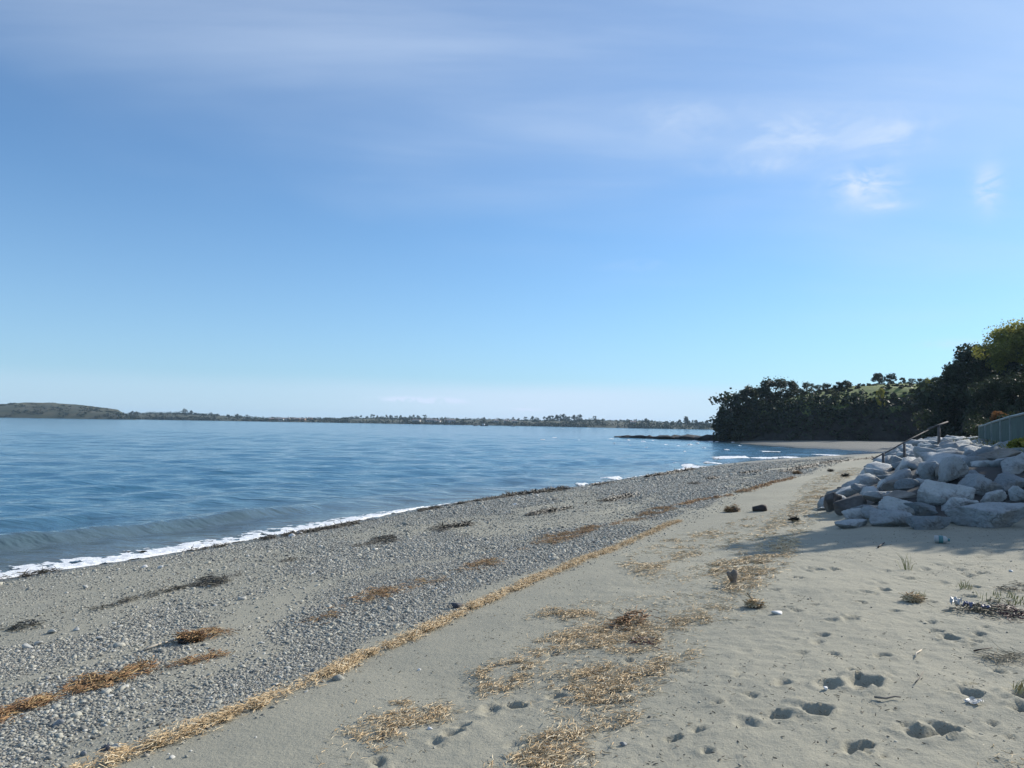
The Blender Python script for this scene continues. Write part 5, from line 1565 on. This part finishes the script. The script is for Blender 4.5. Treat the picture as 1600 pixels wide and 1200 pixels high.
# short log
p0, p1 = on_ground(1176, 799), on_ground(1198, 798)
mb = MB(); cP = np.array([p0, p0 * .7 + p1 * .3, p0 * .3 + p1 * .7, p1]); o_ = p0.copy()
mb.tube(cP - o_ + np.array([0, 0, .05]), [.055, .075, .10, .085], 9); o = mb.build('driftwood_log', M_darkwood, None, True); o.location = tuple(o_); tag(o, 'short black waterlogged log on the sand', 'log')
# upright stump
p = on_ground(1145, 914)
e = empty('driftwood_stump', (p[0], p[1], float(ground_z(p[0], p[1]))))
mb = MB(); mb.tube([(0, 0, -.05), (.01, 0, .06), (.015, .0, .13), (.03, 0, .165)], [.042, .034, .042, .026], 9); mb.build('stem', M_wood, e, True)
mb = MB(); mb.tube([(-.0, 0, .05), (-.045, -.01, .12), (-.06, -.01, .15)], [.03, .028, .018], 7); mb.build('broken_branch', M_wood, e, True)
tag(e, 'small dark driftwood stump standing upright in the sand', 'stump')


def mound(px, py, w, h_, mat, name, label, seed, cat='weed', strands=420, smat=None):
    """heap of weed: lumpy core with shreds lying all over it"""
    p = on_ground(px, py); sc_ = p[1] / F_PX
    e = empty(name, (p[0], p[1], float(ground_z(p[0], p[1]))))
    q, f = rock_shape(seed, 3, 10, 6, .16); q = q * np.array([w * sc_ / 2, w * sc_ * .4, h_ * sc_ * .8]); q[:, 2] = np.maximum(q[:, 2], -.02)
    mesh_np('heap', q, f, mat, e, attrs={'tone': np.full(len(q), .25)})
    rg = np.random.default_rng(seed); idx = rg.integers(0, len(q), strands); pp = q[idx]; pp = pp[pp[:, 2] > 0]
    V, F, T = shreds(pp, rg, (.04 * (1 + p[1] * .05), .12 * (1 + p[1] * .05)), (.008, .02), tone=(.55, .3))
    mesh_np('strands', V, F, smat or mat, e, attrs={'tone': T}, smooth=False)
    tag(e, label, cat)


mound(1144, 800, 20, 12, M_bits, 'weed_mound', 'pointed olive weed mound beside the black log', 8101, smat=M_orange)
mound(1181, 948, 20, 7, M_bits, 'weed_mound', 'yellow and brown weed lump left of the white pebble', 8102, smat=M_straw)
mound(296, 1003, 34, 11, M_darkweed, 'weed_mound', 'dark weed root clump at the end of the pale stick', 8103, smat=M_orange)
mound(1240, 815, 6, 5, M_darkweed, 'weed_mound', 'small dark weed lump in the straw before the rocks', 8104, smat=M_darkweed)
mound(1427, 940, 20, 4, M_bits, 'weed_mound', 'low brown weed lump among the footprints', 8105, smat=M_straw)
mound(1320, 745, 7, 4, M_darkweed, 'weed_mound', 'dark weed lump on the sand left of the handrail', 8106, smat=M_darkweed)
mound(1298, 737, 6, 3, M_darkweed, 'weed_mound', 'far dark weed lump up the beach left of the handrail', 8107, smat=M_darkweed)
mound(1245, 741, 10, 5, M_darkweed, 'weed_mound', 'far weed lump on the grey sand before the cove', 8108, smat=M_orange)

# plastic bottle in the shadow of the rocks
p = on_ground(1472, 849)
e = empty('plastic_bottle', (p[0], p[1], float(ground_z(p[0], p[1]))), R(-25))
mb = MB(); mb.tube([(-.10, 0, .055), (-.095, 0, .055), (-.03, 0, .055), (.02, 0, .055), (.05, 0, .055), (.07, 0, .055)], [.03, .052, .054, .054, .046, .026], 12); mb.build('body', M_white_pl, e, True)
mb = MB(); mb.tube([(-.045, 0, .055), (.012, 0, .055)], [.0565, .0565], 12); mb.build('label_band', M_teal, e, True)
mb = MB(); mb.tube([(.068, 0, .055), (.10, 0, .055)], [.022, .022], 10); mb.build('cap', M_teal, e, True)
tag(e, 'white and teal plastic bottle lying in the rock shadow', 'bottle')


def scrap(px, py, w, d, mat, label, seed, name='plastic_scrap', h_=0.03):
    """crumpled thin sheet"""
    p = on_ground(px, py); sc_ = p[1] / F_PX; n = 12
    u = np.linspace(-1, 1, n); U, Vv = np.meshgrid(u, u)
    X = U * w * sc_ / 2 * (0.8 + .4 * vnoise(U * 2, Vv * 2, seed)); Y = Vv * d / 2 * (0.8 + .4 * vnoise(U * 2 + 5, Vv * 2, seed + 1))
    Z = h_ * (fbm(U * 1.7 + 9, Vv * 1.7, 3, seed + 2)) * 1.6
    V = np.stack([X, Y, Z], -1).reshape(-1, 3); V2 = V - np.array([0, 0, .002])
    f = grid_faces(n, n)
    o = mesh_np(name, np.concatenate([V, V2]), np.concatenate([f, f[:, ::-1] + n * n]), mat)
    o.location = (p[0], p[1], float(ground_z(p[0], p[1])) + .003); o.rotation_euler = (0, 0, seed * .7)
    return tag(o, label, 'plastic')


M_clear, t, b = material('clear_plastic')
b.inputs['Base Color'].default_value = (.55, .57, .57, 1); b.inputs['Roughness'].default_value = .5; b.inputs['Transmission Weight'].default_value = .6
bump(t, b, t.noise(obj_pos(t), 25, 4, .6), .3, .01)
scrap(1522, 1100, 20, .08, M_clear, 'clear plastic scrap on the sand at lower right', 3, h_=.025)
scrap(1513, 952, 12, .09, M_blue_pl, 'blue plastic scrap in the litter at right', 5, h_=.06)
scrap(1540, 954, 12, .07, M_blue_pl, 'faded blue plastic scrap next to the red weed', 8, h_=.04)
scrap(1494, 951, 12, .09, M_white_pl, 'crumpled white plastic cup at the left end of the litter', 12, h_=.09)
scrap(304, 999, 20, .05, M_white_pl, 'white plastic strip by the weed root on the shingle', 14, h_=.05)
stick('driftwood_stick', 'white bleached stick at the left end of the litter', [(1473, 957), (1484, 954), (1494, 952)], .008, .006, M_palestick)

# ------------------------------------------------------------------ sea haze over the bay
M_haze = bpy.data.materials.new('haze'); M_haze.use_nodes = True
t = NT(M_haze.node_tree); t.n.clear()
vp = t.new('ShaderNodeVolumePrincipled'); vp.inputs['Color'].default_value = (0.55, 0.78, 1.0, 1); vp.inputs['Density'].default_value = 0.00011
vp.inputs['Anisotropy'].default_value = 0.2
om = t.new('ShaderNodeOutputMaterial'); t.l.new(vp.outputs[0], om.inputs['Volume'])
zt = 34.0; zb = -6.0; E_ = 3600.0
V = [(-E_, -700, zb), (E_, -700, zb), (E_, 3500, zb), (-E_, 3500, zb), (-E_, -700, zt), (E_, -700, zt), (E_, 3500, zt), (-E_, 3500, zt)]
mb = MB(); mb.add(V, [(0, 3, 2, 1), (4, 5, 6, 7), (0, 1, 5, 4), (1, 2, 6, 5), (2, 3, 7, 6), (3, 0, 4, 7)])
o = mb.build('haze', M_haze); tag(o, 'thin blue sea haze over the bay', kind='stuff')
